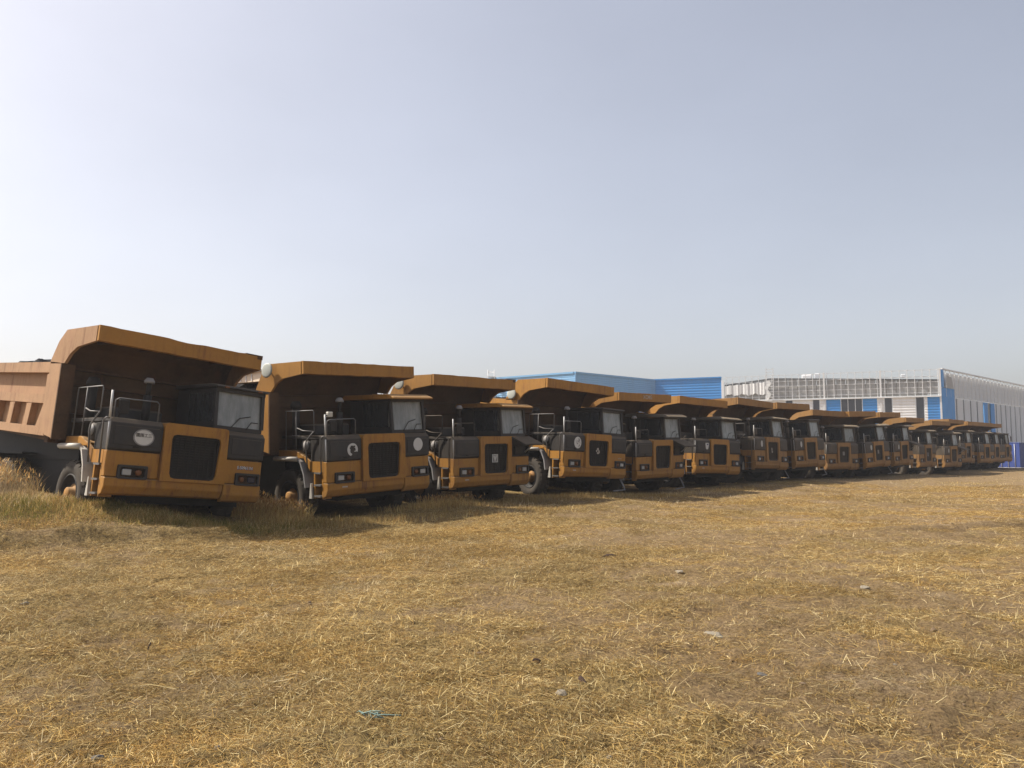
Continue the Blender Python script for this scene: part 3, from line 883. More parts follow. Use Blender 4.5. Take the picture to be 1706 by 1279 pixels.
P('ladder_handrail', MB().tube([(-1.58, 0.03, 2.06), (-1.64, 0.05, 2.07), (-1.66, 0.10, 2.02), (-1.63, 0.12, 1.26)], 0.016, 6), 'railsteel')
P('grab_post', MB().tube([(-1.59, 0.0, 1.50), (-1.60, 0.0, 2.0)], 0.014, 6).tube([(-1.60, 0.0, 2.07), (-1.61, 0.0, 2.56)], 0.02, 6), 'steel')
# right flank
P('right_flank', MB().box(1.53, W2, 0.142, 1.0, 1.02, 2.06), 'yellow')
P('right_tool_box', MB().box(1.0, 1.55, 0.95, 2.0, 1.56, 2.0, 0.02), 'dark')

# ---- dump body
def zb(y): return 0.055 * (y - 1.9)
XO, XI = 1.86, 1.70
YB = 7.4
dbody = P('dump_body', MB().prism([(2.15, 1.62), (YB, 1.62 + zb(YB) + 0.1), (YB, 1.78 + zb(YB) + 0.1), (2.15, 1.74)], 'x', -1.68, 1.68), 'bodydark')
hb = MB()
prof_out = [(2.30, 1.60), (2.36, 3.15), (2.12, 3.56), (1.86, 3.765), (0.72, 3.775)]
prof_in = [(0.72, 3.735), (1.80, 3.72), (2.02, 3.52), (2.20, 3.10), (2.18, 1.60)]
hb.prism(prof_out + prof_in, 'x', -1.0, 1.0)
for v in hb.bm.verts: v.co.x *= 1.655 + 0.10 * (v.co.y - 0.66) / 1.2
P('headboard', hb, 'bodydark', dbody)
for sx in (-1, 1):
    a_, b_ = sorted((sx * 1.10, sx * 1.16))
    P('underbody_shade_plate', MB().prism([(2.2, 1.30), (7.2, 1.30), (7.2, 1.70 + zb(7.2)), (2.2, 1.70 + zb(2.2))], 'x', a_, b_), 'black', dbody)  # black plate added where deep shade shows below the bottom rail
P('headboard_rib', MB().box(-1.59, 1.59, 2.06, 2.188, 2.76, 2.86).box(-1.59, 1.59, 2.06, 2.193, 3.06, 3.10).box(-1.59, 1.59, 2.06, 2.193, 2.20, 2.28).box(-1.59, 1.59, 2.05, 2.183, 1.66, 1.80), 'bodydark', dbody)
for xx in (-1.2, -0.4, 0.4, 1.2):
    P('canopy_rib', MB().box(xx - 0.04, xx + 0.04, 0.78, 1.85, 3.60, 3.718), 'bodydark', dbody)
for sx in (-1, 1):
    # canopy side skirt, C-shaped, slightly splayed in plan
    outl = [(2.36, 3.18), (2.12, 3.57), (1.86, 3.785), (0.724, 3.79), (0.724, 3.495), (1.38, 3.42), (1.62, 3.30), (1.80, 3.12)]
    mb = MB().prism(outl, 'x', 1.66, 1.72)
    for v in mb.bm.verts:
        v.co.x += 0.10 * (v.co.y - 0.66) / 1.2
        v.co.x *= sx
    bmesh.ops.recalc_face_normals(mb.bm, faces=mb.bm.faces[:])
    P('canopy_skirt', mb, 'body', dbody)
    # body side
    bs = MB()
    def S(pts, a, b):
        bs.prism(pts, 'x', min(sx * a, sx * b), max(sx * a, sx * b))
    def zz_(y, z): return z + zb(y)
    skin = [(1.95, 1.72), (YB, 1.72 + zb(YB)), (YB, 3.12 + zb(YB)), (2.35, 3.12 + zb(2.35)), (1.95, 3.10)]
    S(skin, 1.66, 1.72)
    P('side_skin', bs, 'pinkbody', dbody)
    bs = MB()
    S([(1.83, 1.68), (2.20, 1.745), (2.66, 1.88 + zb(2.6)), (2.42, 2.33), (2.42, 2.93), (2.34, 2.935), (2.34, 3.14), (1.83, 3.11)], 1.60, XO)
    P('front_post', bs, 'pinkbody', dbody)
    a_, b_ = sorted((sx * 1.60, sx * XO))
    P('post_return', MB().box(a_, b_, 1.79, 1.828, 1.66, 3.112), 'bodydark', dbody)  # post's front face, shade put into its colour as a darker plate
    bs = MB()
    S([(2.345, 2.94 + zb(2.3)), (YB, 2.94 + zb(YB)), (YB, 3.15 + zb(YB)), (2.345, 3.15 + zb(2.3))], 1.715, XO)
    P('top_rail', bs, 'pinkbody', dbody)
    bs = MB()
    S([(2.425, 2.33 + zb(2.4)), (YB, 2.33 + zb(YB)), (YB, 2.51 + zb(YB)), (2.425, 2.51 + zb(2.4))], 1.718, XO - 0.005)
    P('middle_rail', bs, 'pinkbody', dbody)
    bs = MB()
    S([(2.15, 1.70 + zb(2.2)), (YB, 1.70 + zb(YB)), (YB, 1.875 + zb(YB)), (2.665, 1.875 + zb(2.6)), (2.2, 1.745 + zb(2.2))], 1.716, XO + 0.01)
    P('bottom_rail', bs, 'pinkbody', dbody)
    for k in range(6):
        y0 = 3.05 + k * 0.93
        bs = MB()
        S([(y0 + 0.10, 1.88 + zb(y0)), (y0 + 0.33, 1.88 + zb(y0)), (y0 + 0.26, 2.325 + zb(y0)), (y0, 2.325 + zb(y0))], 1.722, XO - 0.01)
        P('side_rib', bs, 'pinkbody', dbody)
P('canopy_lip', MB().prism([(0.645, 3.505), (0.72, 3.49), (0.72, 3.80), (0.645, 3.795)], 'x', -1.715, 1.715, 0.008), 'body', dbody)
P('tailboard', MB().box(-1.68, 1.68, YB - 0.05, YB, 1.9 + zb(YB), 2.9 + zb(YB)), 'body', dbody)

# optional pieces
def make_disc(parent):
    d = part('marker_disc', MB().lathe([(0.0, -0.012), (0.14, -0.008), (0.172, 0.0), (0.178, 0.02), (0.0, 0.02)], (-1.93, 1.95, 3.63), Vector((0.98, 0.13, -0.1)), 22), 'mirror', parent)
    part('disc_stalk', MB().tube([(-1.91, 1.95, 3.63), (-1.80, 1.97, 3.60)], 0.02, 5), 'black', d)
    return d

def open_door(parent):
    """storage door swung up: dark compartment, lifted flap and gas strut"""
    c = part('storage_compartment', MB().box(0.76, 1.56, 0.10, 0.13, 1.51, 2.05).box(0.75, 0.78, -0.02, 0.10, 1.51, 2.05).box(1.54, W2, -0.02, 0.10, 1.51, 2.05).box(0.78, 1.54, -0.02, 0.1, 1.51, 1.54), 'black', parent)
    mb = MB().box(0.75, W2, -0.03, 0.02, -0.57, 0.0, 0.01)
    mm = Matrix.Translation((0, -0.02, 2.06)) @ Matrix.Rotation(R(-68), 4, 'X')
    for v in mb.bm.verts: v.co = mm @ v.co
    d = part('lifted_storage_door', mb, 'dark', parent)
    d['label'] = 'storage door propped open'
    part('gas_strut', MB().tube([(1.46, 0.05, 1.62), (1.46, -0.33, 1.90)], 0.022, 6), 'steel', c)
    part('battery', MB().box(0.95, 1.25, 0.0, 0.1, 1.56, 1.80, 0.01), 'black', c)
    return d

def right_mirror(parent):
    a = part('mirror_arm', MB().tube([(1.60, 0.2, 2.85), (1.74, 0.08, 2.83), (1.76, 0.06, 2.25), (1.62, 0.16, 2.22)], 0.012, 5), 'black', parent)
    part('mirror', MB().box(1.66, 1.86, 0.02, 0.06, 2.35, 2.75, 0.02), 'black', a)

def loose_step(parent):
    part('hanging_step', MB().tube([(1.35, 0.05, 0.66), (1.42, -0.12, 0.30), (0.75, -0.16, 0.27)], 0.022, 6).tube([(1.5, 0.12, 0.66), (1.42, -0.12, 0.30)], 0.022, 6), 'grey', parent)

def copy_tree(o, parent=None):
    c = o.copy(); COL.objects.link(c); c.parent = parent
    for ch in o.children: copy_tree(ch, c)
    return c

def set_attr(o, seed, dust, tone):
    o['seed'] = seed; o['dust'] = dust; o['tone'] = tone
    for c in o.children: set_attr(c, seed, dust, tone)

def find(o, name):
    for c in o.children_recursive:
        if c.name.split('.')[0] == name: return c

def findall(o, name):
    return [c for c in o.children_recursive if c.name.split('.')[0] == name]

def override(o, mat):
    o.material_slots[0].link = 'OBJECT'; o.material_slots[0].material = M[mat]

ORD = ['first', 'second', 'third', 'fourth', 'fifth', 'sixth', 'seventh', 'eighth', 'ninth', 'tenth', 'eleventh', 'twelfth',
       'thirteenth', 'fourteenth', 'fifteenth', 'sixteenth', 'last']
LAB = [
    'orange dump truck leaning to one side, white oval emblem, nearest and leftmost of the row',
    'orange dump truck with broken white ring emblem and a blank white disc beside the grille',
    'orange dump truck with square badge on grille and propped open door, third from the left',
    'orange dump truck with speckled white round emblem and clear front wheel, fourth from the left',
    'orange dump truck with pale lettering on its canopy edge, fifth from the left',
    'orange dump truck with white shield emblem left of plain grille, sixth from the left',
    'brownish dump truck with bright ladder rails in a wide gap, seventh from the left',
    'brownish dump truck with dark cab roof and white oval sticker, eighth from the left',
    'dusty low dump truck with small white badge low on its grille, ninth from the left',
    'dusty yellowish dump truck with white sticker beside its grille, tenth from the left',
    'dusty dump truck with open front door, eleventh from the left behind the yellowish one',
    'dusty olive fronted dump truck, twelfth from the left, below the white factory wall',
    'dusty dump truck with open front flap, thirteenth from the left, below blue factory corner',
    'dusty olive dump truck, fourth from the far right end of the row',
    'dusty dump truck with orange flank showing, third from the far right end',
    'small looking dusty dump truck, next to last at the far right',
    'farthest dump truck of the row, beside the blue container, with its right mirror standing clear']
DUST = [0.08, 0.10, 0.16, 0.10, 0.20, 0.16, 0.42, 0.42, 0.50, 0.36, 0.46, 0.55, 0.55, 0.58, 0.50, 0.55, 0.55]
def bent_lip(seed):
    r_ = random.Random(seed)
    mb = MB(); rings = []
    prof = [(0.645, 3.505), (0.72, 3.49), (0.72, 3.80), (0.645, 3.795)]
    dip = r_.uniform(-1.2, 1.4); dd = r_.choice([0, 0.006, 0.012, 0.022])
    xs_ = np.linspace(-1.715, 1.715, 19)
    for i_, xx in enumerate(xs_):
        e = 0 if i_ in (0,) else 1
        oz = e * (r_.uniform(-.007, .007) - dd * math.exp(-((xx - dip) / 0.25) ** 2)); oy = e * r_.uniform(-.008, .008)
        ob = e * r_.uniform(-.008, .008)
        rings.append([mb.bm.verts.new((xx, py + oy, pz + (oz if pz > 3.6 else ob))) for py, pz in prof])
    fs = [mb.bm.faces.new(rings[0]), mb.bm.faces.new(rings[-1][::-1])]
    for a, b in zip(rings, rings[1:]):
        for q in range(4): fs.append(mb.bm.faces.new((a[q], a[(q + 1) % 4], b[(q + 1) % 4], b[q])))
    bmesh.ops.recalc_face_normals(mb.bm, faces=fs)
    return mb.mesh('canopy_lip', 'body')
STEER = [0, 0, -4, -9, 6, -3, 12, 5, -14, 3, 8, -6, 10, -3, 5, -8, 4]
TONE = [0.05, 0.12, 0.30, 0.0, 0.25, 0.1, 0.9, 0.75, 0.85, 0.35, 0.7, 0.5, 0.9, 0.6, 0.3, 0.8, 0.6]
ROOF = ['dark', 'yellow', 'yellow', 'dark', 'oliveroof', 'oliveroof', 'oliveroof', 'dark', 'oliveroof', 'oliveroof', 'dark', 'oliveroof', 'oliveroof', 'oliveroof', 'oliveroof', 'dark', 'dark']
OPEN = {3, 5, 11, 13}
DISC = {2, 3, 4, 5, 6}
STEP = {4, 5, 7, 8, 10}

trucks = [proto]
for i in range(1, 17): trucks.append(copy_tree(proto))

def disc_decal(parent, x, z, rx, rz, name='round_emblem', mat='decal', y=-0.048, seg=24):
    pts = [(x + rx * math.cos(2 * math.pi * k / seg), z + rz * math.sin(2 * math.pi * k / seg)) for k in range(seg)]
    return part(name, MB().prism(pts, 'y', y - 0.004, y), mat, parent)

def place_text(name, txt, size, loc, mat, parent, bold=0.0, scx=1.0):
    me = text_mesh(txt, size, 0.0015, bold)
    me.transform(Matrix.Diagonal((scx, 1, 1, 1)))
    me.transform(Matrix.Translation(loc))
    me.materials.clear(); me.materials.append(M[mat])
    o = link(name, me, parent); o['seed'] = 0.0; o['dust'] = 0.0
    return o

def blob_decal(parent, x, z, y, blobs, mat='ink', name='emblem_figure'):
    mb = MB()
    for k, (bx, bz, r1, r2, rot) in enumerate(blobs):
        pts = []
        for j in range(10):
            a = 2 * math.pi * j / 10
            px, pz = r1 * math.cos(a), r2 * math.sin(a)
            pts.append((x + bx + px * math.cos(rot) - pz * math.sin(rot), z + bz + px * math.sin(rot) + pz * math.cos(rot)))
        mb.prism(pts, 'y', y - 0.003 - 0.0006 * k, y)
    return part(name, mb, mat, parent)

def badge(parent, x, z, s):
    """square maker's badge on the grille: pale square with a dark V and triangle"""
    b = part('grille_badge', MB().frame([(x - s, z - s), (x + s, z - s), (x + s, z + s), (x - s, z + s)],
                                        [(x - s * .82, z - s * .82), (x + s * .82, z - s * .82), (x + s * .82, z + s * .82), (x - s * .82, z + s * .82)], 'y', -0.01, 0.01)
             .prism([(x - s * .75, z + s * .7), (x - s * .25, z + s * .7), (x, z), (x + s * .25, z + s * .7), (x + s * .75, z + s * .7), (x, z - s * .78)], 'y', -0.01, 0.008), 'decal', parent)
    part('badge_plate', MB().box(x - s * 0.99, x + s * 0.99, 0.0085, 0.011, z - s * 0.99, z + s * 0.99), 'grey', b)
    return b

for i, t in enumerate(trucks):
    t.matrix_world = MATS[i]
    t.name = 'dump_truck' if i == 0 else t.name
    tag(t, LAB[i], 'dump truck', 'dump trucks parked in a long row')
    k = i + 1
    if k in (1, 4, 8, 17):
        bpy.data.objects.remove(find(t, 'cab_roof'))
        rf = part('cab_roof', MB().prism([(0.10, 2.935), (0.12, 2.985), (0.3, 3.01), (1.78, 3.02), (1.80, 2.94)], 'x', 0.44, 1.64, 0.012), 'dark', t)
        if k == 1:
            for xx in (0.66, 1.42):
                part('marker_light', MB().box(xx - 0.05, xx + 0.05, 0.075, 0.11, 2.93, 2.965, 0.008), 'amber', rf)
    else: override(find(t, 'cab_roof'), ROOF[i])
    find(t, 'canopy_lip').data = bent_lip(k * 11)
    if k in OPEN:
        bpy.data.objects.remove(find(t, 'storage_door')); open_door(t)
    if k in DISC:
        dy, dz = {2: (-0.16, 0.0), 3: (-0.11, -0.05), 4: (0.09, -0.31), 5: (0.05, -0.13), 6: (0.35, -0.28)}[k]
        make_disc(find(t, 'dump_body')).location = (0, dy, dz)
    if k in STEP: loose_step(t)
    if k == 17: right_mirror(t)
    if k >= 2:
        for o_ in findall(t, 'front_post') + findall(t, 'side_skin') + findall(t, 'top_rail') + findall(t, 'middle_rail') + findall(t, 'bottom_rail') + findall(t, 'side_rib'):
            override(o_, 'body')
        for o_ in findall(t, 'fender'): override(o_, 'grey')
    if k == 1:
        for o_ in findall(t, 'fender'): override(o_, 'white')
        for o_ in findall(t, 'canopy_skirt'): override(o_, 'pinkbody')
        d = disc_decal(t, -0.97, 1.765, 0.195, 0.155)
        place_text('emblem_lettering', '國围工三', 0.075, (-0.97, -0.0535, 1.80), 'ink', d, 0.001)
        o_ = part('emblem_rim', MB().frame([(-0.97 + .195 * math.cos(a), 1.765 + .155 * math.sin(a)) for a in np.linspace(0, 2 * math.pi, 25)[:-1]],
                                           [(-0.97 + .172 * math.cos(a), 1.765 + .135 * math.sin(a)) for a in np.linspace(0, 2 * math.pi, 25)[:-1]], 'y', -0.055, -0.0525), 'grey', d)
        place_text('registration_number', 'E-509611N', 0.085, (1.19, -0.004, 1.355), 'decal', t, 0.001, 0.9)
        place_text('registration_shadow', 'E-509611N', 0.085, (1.196, -0.0015, 1.350), 'blueink', t, 0.006, 0.9)
        override(find(findall(t, 'headlight')[1], 'lens'), 'lensdark')
    if k == 2:
        d = part('ring_emblem', MB().frame([(-0.88 + .15 * math.cos(a), 1.745 + .15 * math.sin(a)) for a in np.linspace(-0.35, 4.4, 22)] + [(-0.88 + .09 * math.cos(a), 1.745 + .09 * math.sin(a)) for a in np.linspace(4.4, -0.35, 22)],
                                           [(-0.88 + .145 * math.cos(a), 1.745 + .145 * math.sin(a)) for a in np.linspace(-0.34, 4.39, 22)] + [(-0.88 + .095 * math.cos(a), 1.745 + .095 * math.sin(a)) for a in np.linspace(4.39, -0.34, 22)], 'y', -0.053, -0.047)
                 .prism([(-0.88 + .15 * math.cos(a), 1.745 + .15 * math.sin(a)) for a in np.linspace(-0.35, 4.4, 22)] + [(-0.88 + .10 * math.cos(a), 1.745 + .10 * math.sin(a)) for a in np.linspace(4.4, -0.35, 22)], 'y', -0.051, -0.047), 'decal', t)
        blob_decal(d, -0.88, 1.745, -0.0535, [(-0.03, 0.05, .03, .05, .4), (0.0, 0.0, .05, .05, 0), (0.05, 0.075, .025, .02, 0.8), (0.05, 0.01, .03, .04, .2), (-0.05, -0.03, .02, .04, 0)], 'ink')
        blob_decal(d, -0.88, 1.745, -0.049, [(-0.09, -0.02, .035, .06, .3), (0.07, 0.05, .03, .05, .3), (0.06, -0.03, .04, .015, -.3), (-0.06, -.09, .05, .02, -.5)], 'decal', 'emblem_patch')
        disc_decal(t, 1.17, 1.80, 0.155, 0.16, 'blank_disc')
    if k == 2:
        part('work_lamp', MB().box(-1.53, -1.40, -0.02, 0.08, 2.50, 2.62, 0.015), 'white', t)
        part('lamp_bracket', MB().tube([(-1.60, 0.0, 2.52), (-1.52, 0.03, 2.55)], 0.015, 5), 'black', t)
    if k == 3: badge(t, 0.075, 1.47, 0.115)
    if k == 4:
        d = disc_decal(t, -0.98, 1.78, 0.17, 0.185)
        blob_decal(d, -0.98, 1.78, -0.0525, [(random.uniform(-.11, .11), random.uniform(-.12, .12), random.uniform(.008, .03), random.uniform(.006, .015), random.uniform(0, 3)) for _ in range(22)], 'grey', 'emblem_print')
        blob_decal(t, 0.10, 1.53, 0.010, [(0, .08, .05, .04, .3), (-.06, .02, .035, .03, 0), (.06, 0, .03, .06, .3), (0, -.05, .05, .03, -.3)], 'decalgrey', 'grille_emblem')
        place_text('front_lettering', 'M37010', 0.06, (1.25, -0.004, 1.33), 'decalgrey', t)
    if k == 5:
        place_text('canopy_lettering', 'XCMG', 0.20, (0.10, 0.640, 3.66), 'decalgrey', find(t, 'dump_body'), 0.004, 1.0)
    if k == 6:
        d = part('shield_emblem', MB().prism(rounded([(-0.93, 1.66), (-0.78, 1.66), (-0.72, 1.92), (-0.97, 1.92)], 0.05), 'y', -0.052, -0.047), 'decal', t)
        blob_decal(d, -0.84, 1.82, -0.0525, [(0, 0.03, .04, .03, 0), (0.05, 0.05, .02, .03, 0)], 'blueink')
    if k in (7, 8): disc_decal(t, -1.0 + 0.05 * (k - 7), 1.78, 0.09, 0.14, 'oval_sticker')
    if k == 7: blob_decal(t, 0.07, 1.5, 0.010, [(0, .06, .05, .08, 0), (.02, -.05, .06, .05, 0)], 'decalgrey', 'grille_emblem')
    if k in (9, 10): part('grille_badge', MB().box(0.0, 0.2, 0.0, 0.011, 1.42, 1.62), 'grey', t)
    if k in (10, 11, 13): disc_decal(t, -0.9, 1.78, 0.10, 0.14, 'oval_sticker')
    if k in (12, 14): part('grille_badge', MB().box(0.02, 0.17, 0.0, 0.011, 1.36, 1.6), 'grey', t)
    if k in (2, 3, 4, 6):
        part('lamp_lettering', MB().box(-1.17, -1.02, -0.039, -0.036, 0.90, 0.93), 'decalgrey', t)
    set_attr(t, i * 0.37, DUST[i], TONE[i])
    for o_ in findall(t, 'wheel') + findall(t, 'fender') + findall(t, 'chassis') + findall(t, 'rim') + findall(t, 'hub'): o_['dust'] = 0.3 * DUST[i]
    for o_ in findall(t, 'underbody_shade_plate') + findall(t, 'fuel_tank') + findall(t, 'underbody_dark_fill'): o_['dust'] = -0.02  # no dust veil, so these stay as black as the shade there
    if k >= 3:
        for n_, o_ in enumerate([w_ for w_ in findall(t, 'wheel') if abs(sum(v_.co.y for v_ in w_.data.vertices) / len(w_.data.vertices) - 1.45) < 0.1]):
            cx_ = -1.36 if sum(v_.co.x for v_ in o_.data.vertices) < 0 else 1.36
            c_ = Vector((cx_, 1.45, 0.655)); o_.matrix_basis = Matrix.Translation(c_) @ Matrix.Rotation(R(STEER[i]), 4, 'Z') @ Matrix.Translation(-c_)
    if k in (9, 12, 15): bpy.data.objects.remove(find(t, 'deck_rail'))
    if k in (6, 11, 14): bpy.data.objects.remove(find(t, 'platform_rail'))
    if k in (3, 5, 6):
        for o_ in findall(t, 'ladder_handrail') + findall(t, 'platform_rail') + findall(t, 'deck_rail'): override(o_, 'dark')
    if k in (1, 3): part('torn_edge', MB().box(1.32, 1.73, 0.635, 0.73, 3.785, 3.812, 0.005).box(1.60, 1.725, 0.638, 0.643, 3.72, 3.79), 'bodydark', find(t, 'dump_body'))
    if k >= 12:
        for o_ in findall(t, 'front_panel') + findall(t, 'grille_surround'):
            o_['dust'] = DUST[i] + 0.15

# loads lying in the beds of the nearest trucks
def heap(i, y0, y1, top, label, cat, name, mat, x0=-1.62, x1=1.62, nx=22, ny=26, rough=0.10, base=2.9, group=None):
    m_ = MATS[i]
    bm = bmesh.new(); vs = []
    for a in range(ny + 1):
        row = []
        for b in range(nx + 1):
            u = b / nx; v = a / ny
            x = x0 + (x1 - x0) * u; y = y0 + (y1 - y0) * v
            e = min(1, 5 * min(u, 1 - u)) * min(1, 6 * min(v, 1 - v))
            z = base + (top - base) * (e ** 0.5) + (random.random() - 0.5) * 2 * rough * (0.3 + e) * (1 if 0 < a < ny and 0 < b < nx else 0)
            row.append(bm.verts.new((x, y, z)))
        vs.append(row)
    for a in range(ny):
        for b in range(nx):
            bm.faces.new((vs[a][b], vs[a][b + 1], vs[a + 1][b + 1], vs[a + 1][b]))
    r = [vs[0][0], vs[0][nx], vs[ny][nx], vs[ny][0]]
    me = bpy.data.meshes.new(name); bm.to_mesh(me); bm.free()
    me.materials.append(M[mat])
    o = link(name, me); o.matrix_world = m_; o['seed'] = i * 0.3; o['dust'] = 0.1
    return tag(o, label, cat, group)
GL = 'dark loads heaped in the truck beds'
heap(0, 4.9, 7.2, 3.52, 'dark rubble heap showing over the bed side of the leaning truck', 'rubble', 'rubble_load', 'load', group=GL)
heap(1, 2.4, 7.0, 3.47, 'dark rubble heap under the cream tarpaulin in the second truck bed', 'rubble', 'rubble_load', 'load', group=GL)
heap(2, 2.7, 7.0, 3.30, 'dark rubble heap seen through the gap right of the second truck canopy', 'rubble', 'rubble_load', 'load', group=GL)
heap(3, 2.9, 7.0, 3.28, 'dark rubble heap in the bed behind the fourth truck canopy', 'rubble', 'rubble_load', 'load', group=GL)
# cream bundle on the second truck
tb = empty('tarpaulin_bundle'); tb.matrix_world = MATS[1]
tag(tb, 'cream tarpaulin bundle with white rolled edge, on top of the second truck load', 'tarpaulin')
mb = MB().prism(rounded([(2.35, 3.42), (4.2, 3.42), (4.05, 3.56), (3.6, 3.63), (2.35, 3.66)], 0.05), 'x', -1.55, 0.6)
part('bundle', mb, 'cream', tb)
part('rolled_edge', MB().tube([(-1.57, 4.2, 3.50), (-1.58, 3.7, 3.61), (-1.58, 3.0, 3.68), (-1.57, 2.4, 3.70)], 0.045, 7), 'whitecloth', tb)
for yy in (3.0, 3.25, 3.5):
    part('strap', MB().box(-1.565, -1.553, yy, yy + 0.03, 3.44, 3.63), 'girtwhite', tb)

# ------------------------------------------------------------------ GRASS AND STRAW
FOV = math.tan(R(33.7))
def fan(n, r0, r1, power, half=1.18):
    """random ground points inside the (widened) view wedge, density falling with distance"""
    u = rng.random(n)
    k = 2 - power
    r = (r0 ** k + u * (r1 ** k - r0 ** k)) ** (1 / k)
    s = (rng.random(n) * 2 - 1) * half * FOV
    x = r * s + (rng.random(n) - .5) * 2.0
    return x, r

kb = NT('dry_grass_blades')
ca = kb.n('ShaderNodeAttribute', attribute_name='tint')
kb.color(ca.outputs['Color']); kb.set(0.7, 0, 0.15)
tl = kb.n('ShaderNodeBsdfTranslucent'); kb.l(ca.outputs['Color'], tl.inputs['Color'])
mx = kb.n('ShaderNodeMixShader'); mx.inputs[0].default_value = 0.30
kb.l(kb.b.outputs[0], mx.inputs[1]); kb.l(tl.outputs[0], mx.inputs[2]); kb.l(mx.outputs[0], kb.out.inputs['Surface'])
M['blade'] = kb.m

PAL = np.array([(0.458, 0.325, 0.117), (0.586, 0.454, 0.203), (0.366, 0.236, 0.079), (0.733, 0.606, 0.318), (0.230, 0.140, 0.054), (0.420, 0.275, 0.081), (0.303, 0.224, 0.097)])
GREEN = np.array([(0.126, 0.131, 0.030), (0.192, 0.170, 0.041), (0.296, 0.220, 0.063)])
PALEST = np.array([(0.511, 0.366, 0.127), (0.443, 0.281, 0.095), (0.340, 0.196, 0.070), (0.613, 0.460, 0.204)])

def blade_object(name, x, y, az, lean, length, width, col, three=True, z0=None):
    """lean: angle from vertical; blades bend further over towards the tip"""
    n = len(x)
    z = gh(x, y) if z0 is None else z0
    base = np.stack([x, y, z - 0.008], -1)
    h = np.stack([np.cos(az), np.sin(az)], -1)
    def pt(f, extra):
        a = np.minimum(lean + extra, R(97))
        return np.concatenate([h * (np.sin(a) * length * f)[:, None], (np.cos(a) * length * f)[:, None]], -1)
    mid = base + pt(0.55, 0)
    tip = mid + pt(0.45, R(22))
    roll = rng.random(n) * math.pi
    # width vector: perpendicular to the blade heading, with a random roll so edges catch light differently
    wv = np.stack([-np.sin(az) * np.cos(roll), np.cos(az) * np.cos(roll), np.sin(roll) * 0.6], -1) * (width / 2)[:, None]
    if three:
        V = np.stack([base - wv, base + wv, mid + wv * .75, mid - wv * .75, tip], 1)      # n,5,3
        loops = (np.arange(n)[:, None] * 5 + np.array([0, 1, 2, 3, 3, 2, 4])[None, :]).ravel()
        st_ = (np.arange(n)[:, None] * 7 + np.array([0, 4])[None, :]).ravel()
        nv = 5
    else:
        tip = base + pt(1.0, R(6))
        V = np.stack([base - wv, base + wv, tip + wv * .5, tip - wv * .5], 1)
        loops = (np.arange(n)[:, None] * 4 + np.arange(4)[None, :]).ravel()
        st_ = np.arange(n) * 4
        nv = 4
    me = bpy.data.meshes.new(name)
    me.vertices.add(n * nv); me.vertices.foreach_set('co', V.astype(np.float32).ravel())
    me.loops.add(len(loops)); me.loops.foreach_set('vertex_index', loops.astype(np.int32))
    me.polygons.add(len(st_)); me.polygons.foreach_set('loop_start', st_.astype(np.int32))
    me.update(calc_edges=True)
    at = me.attributes.new('tint', 'FLOAT_COLOR', 'POINT')
    c4 = np.concatenate([col, np.ones((n, 1))], -1)
    at.data.foreach_set('color', np.repeat(c4, nv, axis=0).astype(np.float32).ravel())
    me.materials.append(M['blade'])
    o = link(name, me); o['kind'] = 'stuff'
    return o

def pal(n, P_, x=None, y=None):
    c = P_[rng.integers(0, len(P_), n)]
    c = c * (0.75 + 0.5 * rng.random((n, 1)))
    if x is not None:
        f = smoothstep(0.32, 0.68, fbm(x * 0.8, y * 0.8, 71, 4))[:, None]
        c = c * (0.70 + 0.50 * f)
        p = smoothstep(0.52, 0.70, fbm(x * 0.45 + 3.1, y * 0.45, 73, 4))[:, None] * 0.6
        c = c * (1 - p) + c.mean(1, keepdims=True) * np.array([[1.42, 1.18, 0.88]]) * p
        g = smoothstep(0.62, 0.78, fbm(x * 1.3, y * 1.3, 81, 3))[:, None] * 0.35
        c = c * (1 - g) + np.array([[0.24, 0.20, 0.09]]) * g
    return c

# under-truck mask: keep straw out of tyres and mostly out of the truck shadows
TI = [np.array(m_.inverted()) for m_ in MATS]
def under(x, y):
    u = np.zeros(len(x), bool)
    for mi_ in TI:
        lx = mi_[0, 0] * x + mi_[0, 1] * y + mi_[0, 3]; ly = mi_[1, 0] * x + mi_[1, 1] * y + mi_[1, 3]
        u |= (np.abs(lx) < 1.55) & (ly > 0.25) & (ly < 7.3)
    return u

# 1 flattened straw mat
n = 330000
x, y = fan(n, 3.2, 30, 1.25)
keep = (rng.random(n) > bare(x, y) * 0.58) & ~under(x, y)
x, y = x[keep], y[keep]; n = len(x)
az = rng.normal(0.15, 0.9, n) + (rng.random(n) < 0.5) * math.pi + fbm(x * .5, y * .5, 91, 2) * 2
blade_object('straw_mat', x, y, az, R(90) - np.abs(rng.normal(0, R(24), n)), 0.03 + 0.10 * rng.random(n) ** 2 + 0.08 * (rng.random(n) < 0.03),
             (0.0022 + 0.0024 * rng.random(n)) * (1 + y * 0.06), pal(n, PAL, x, y), False)
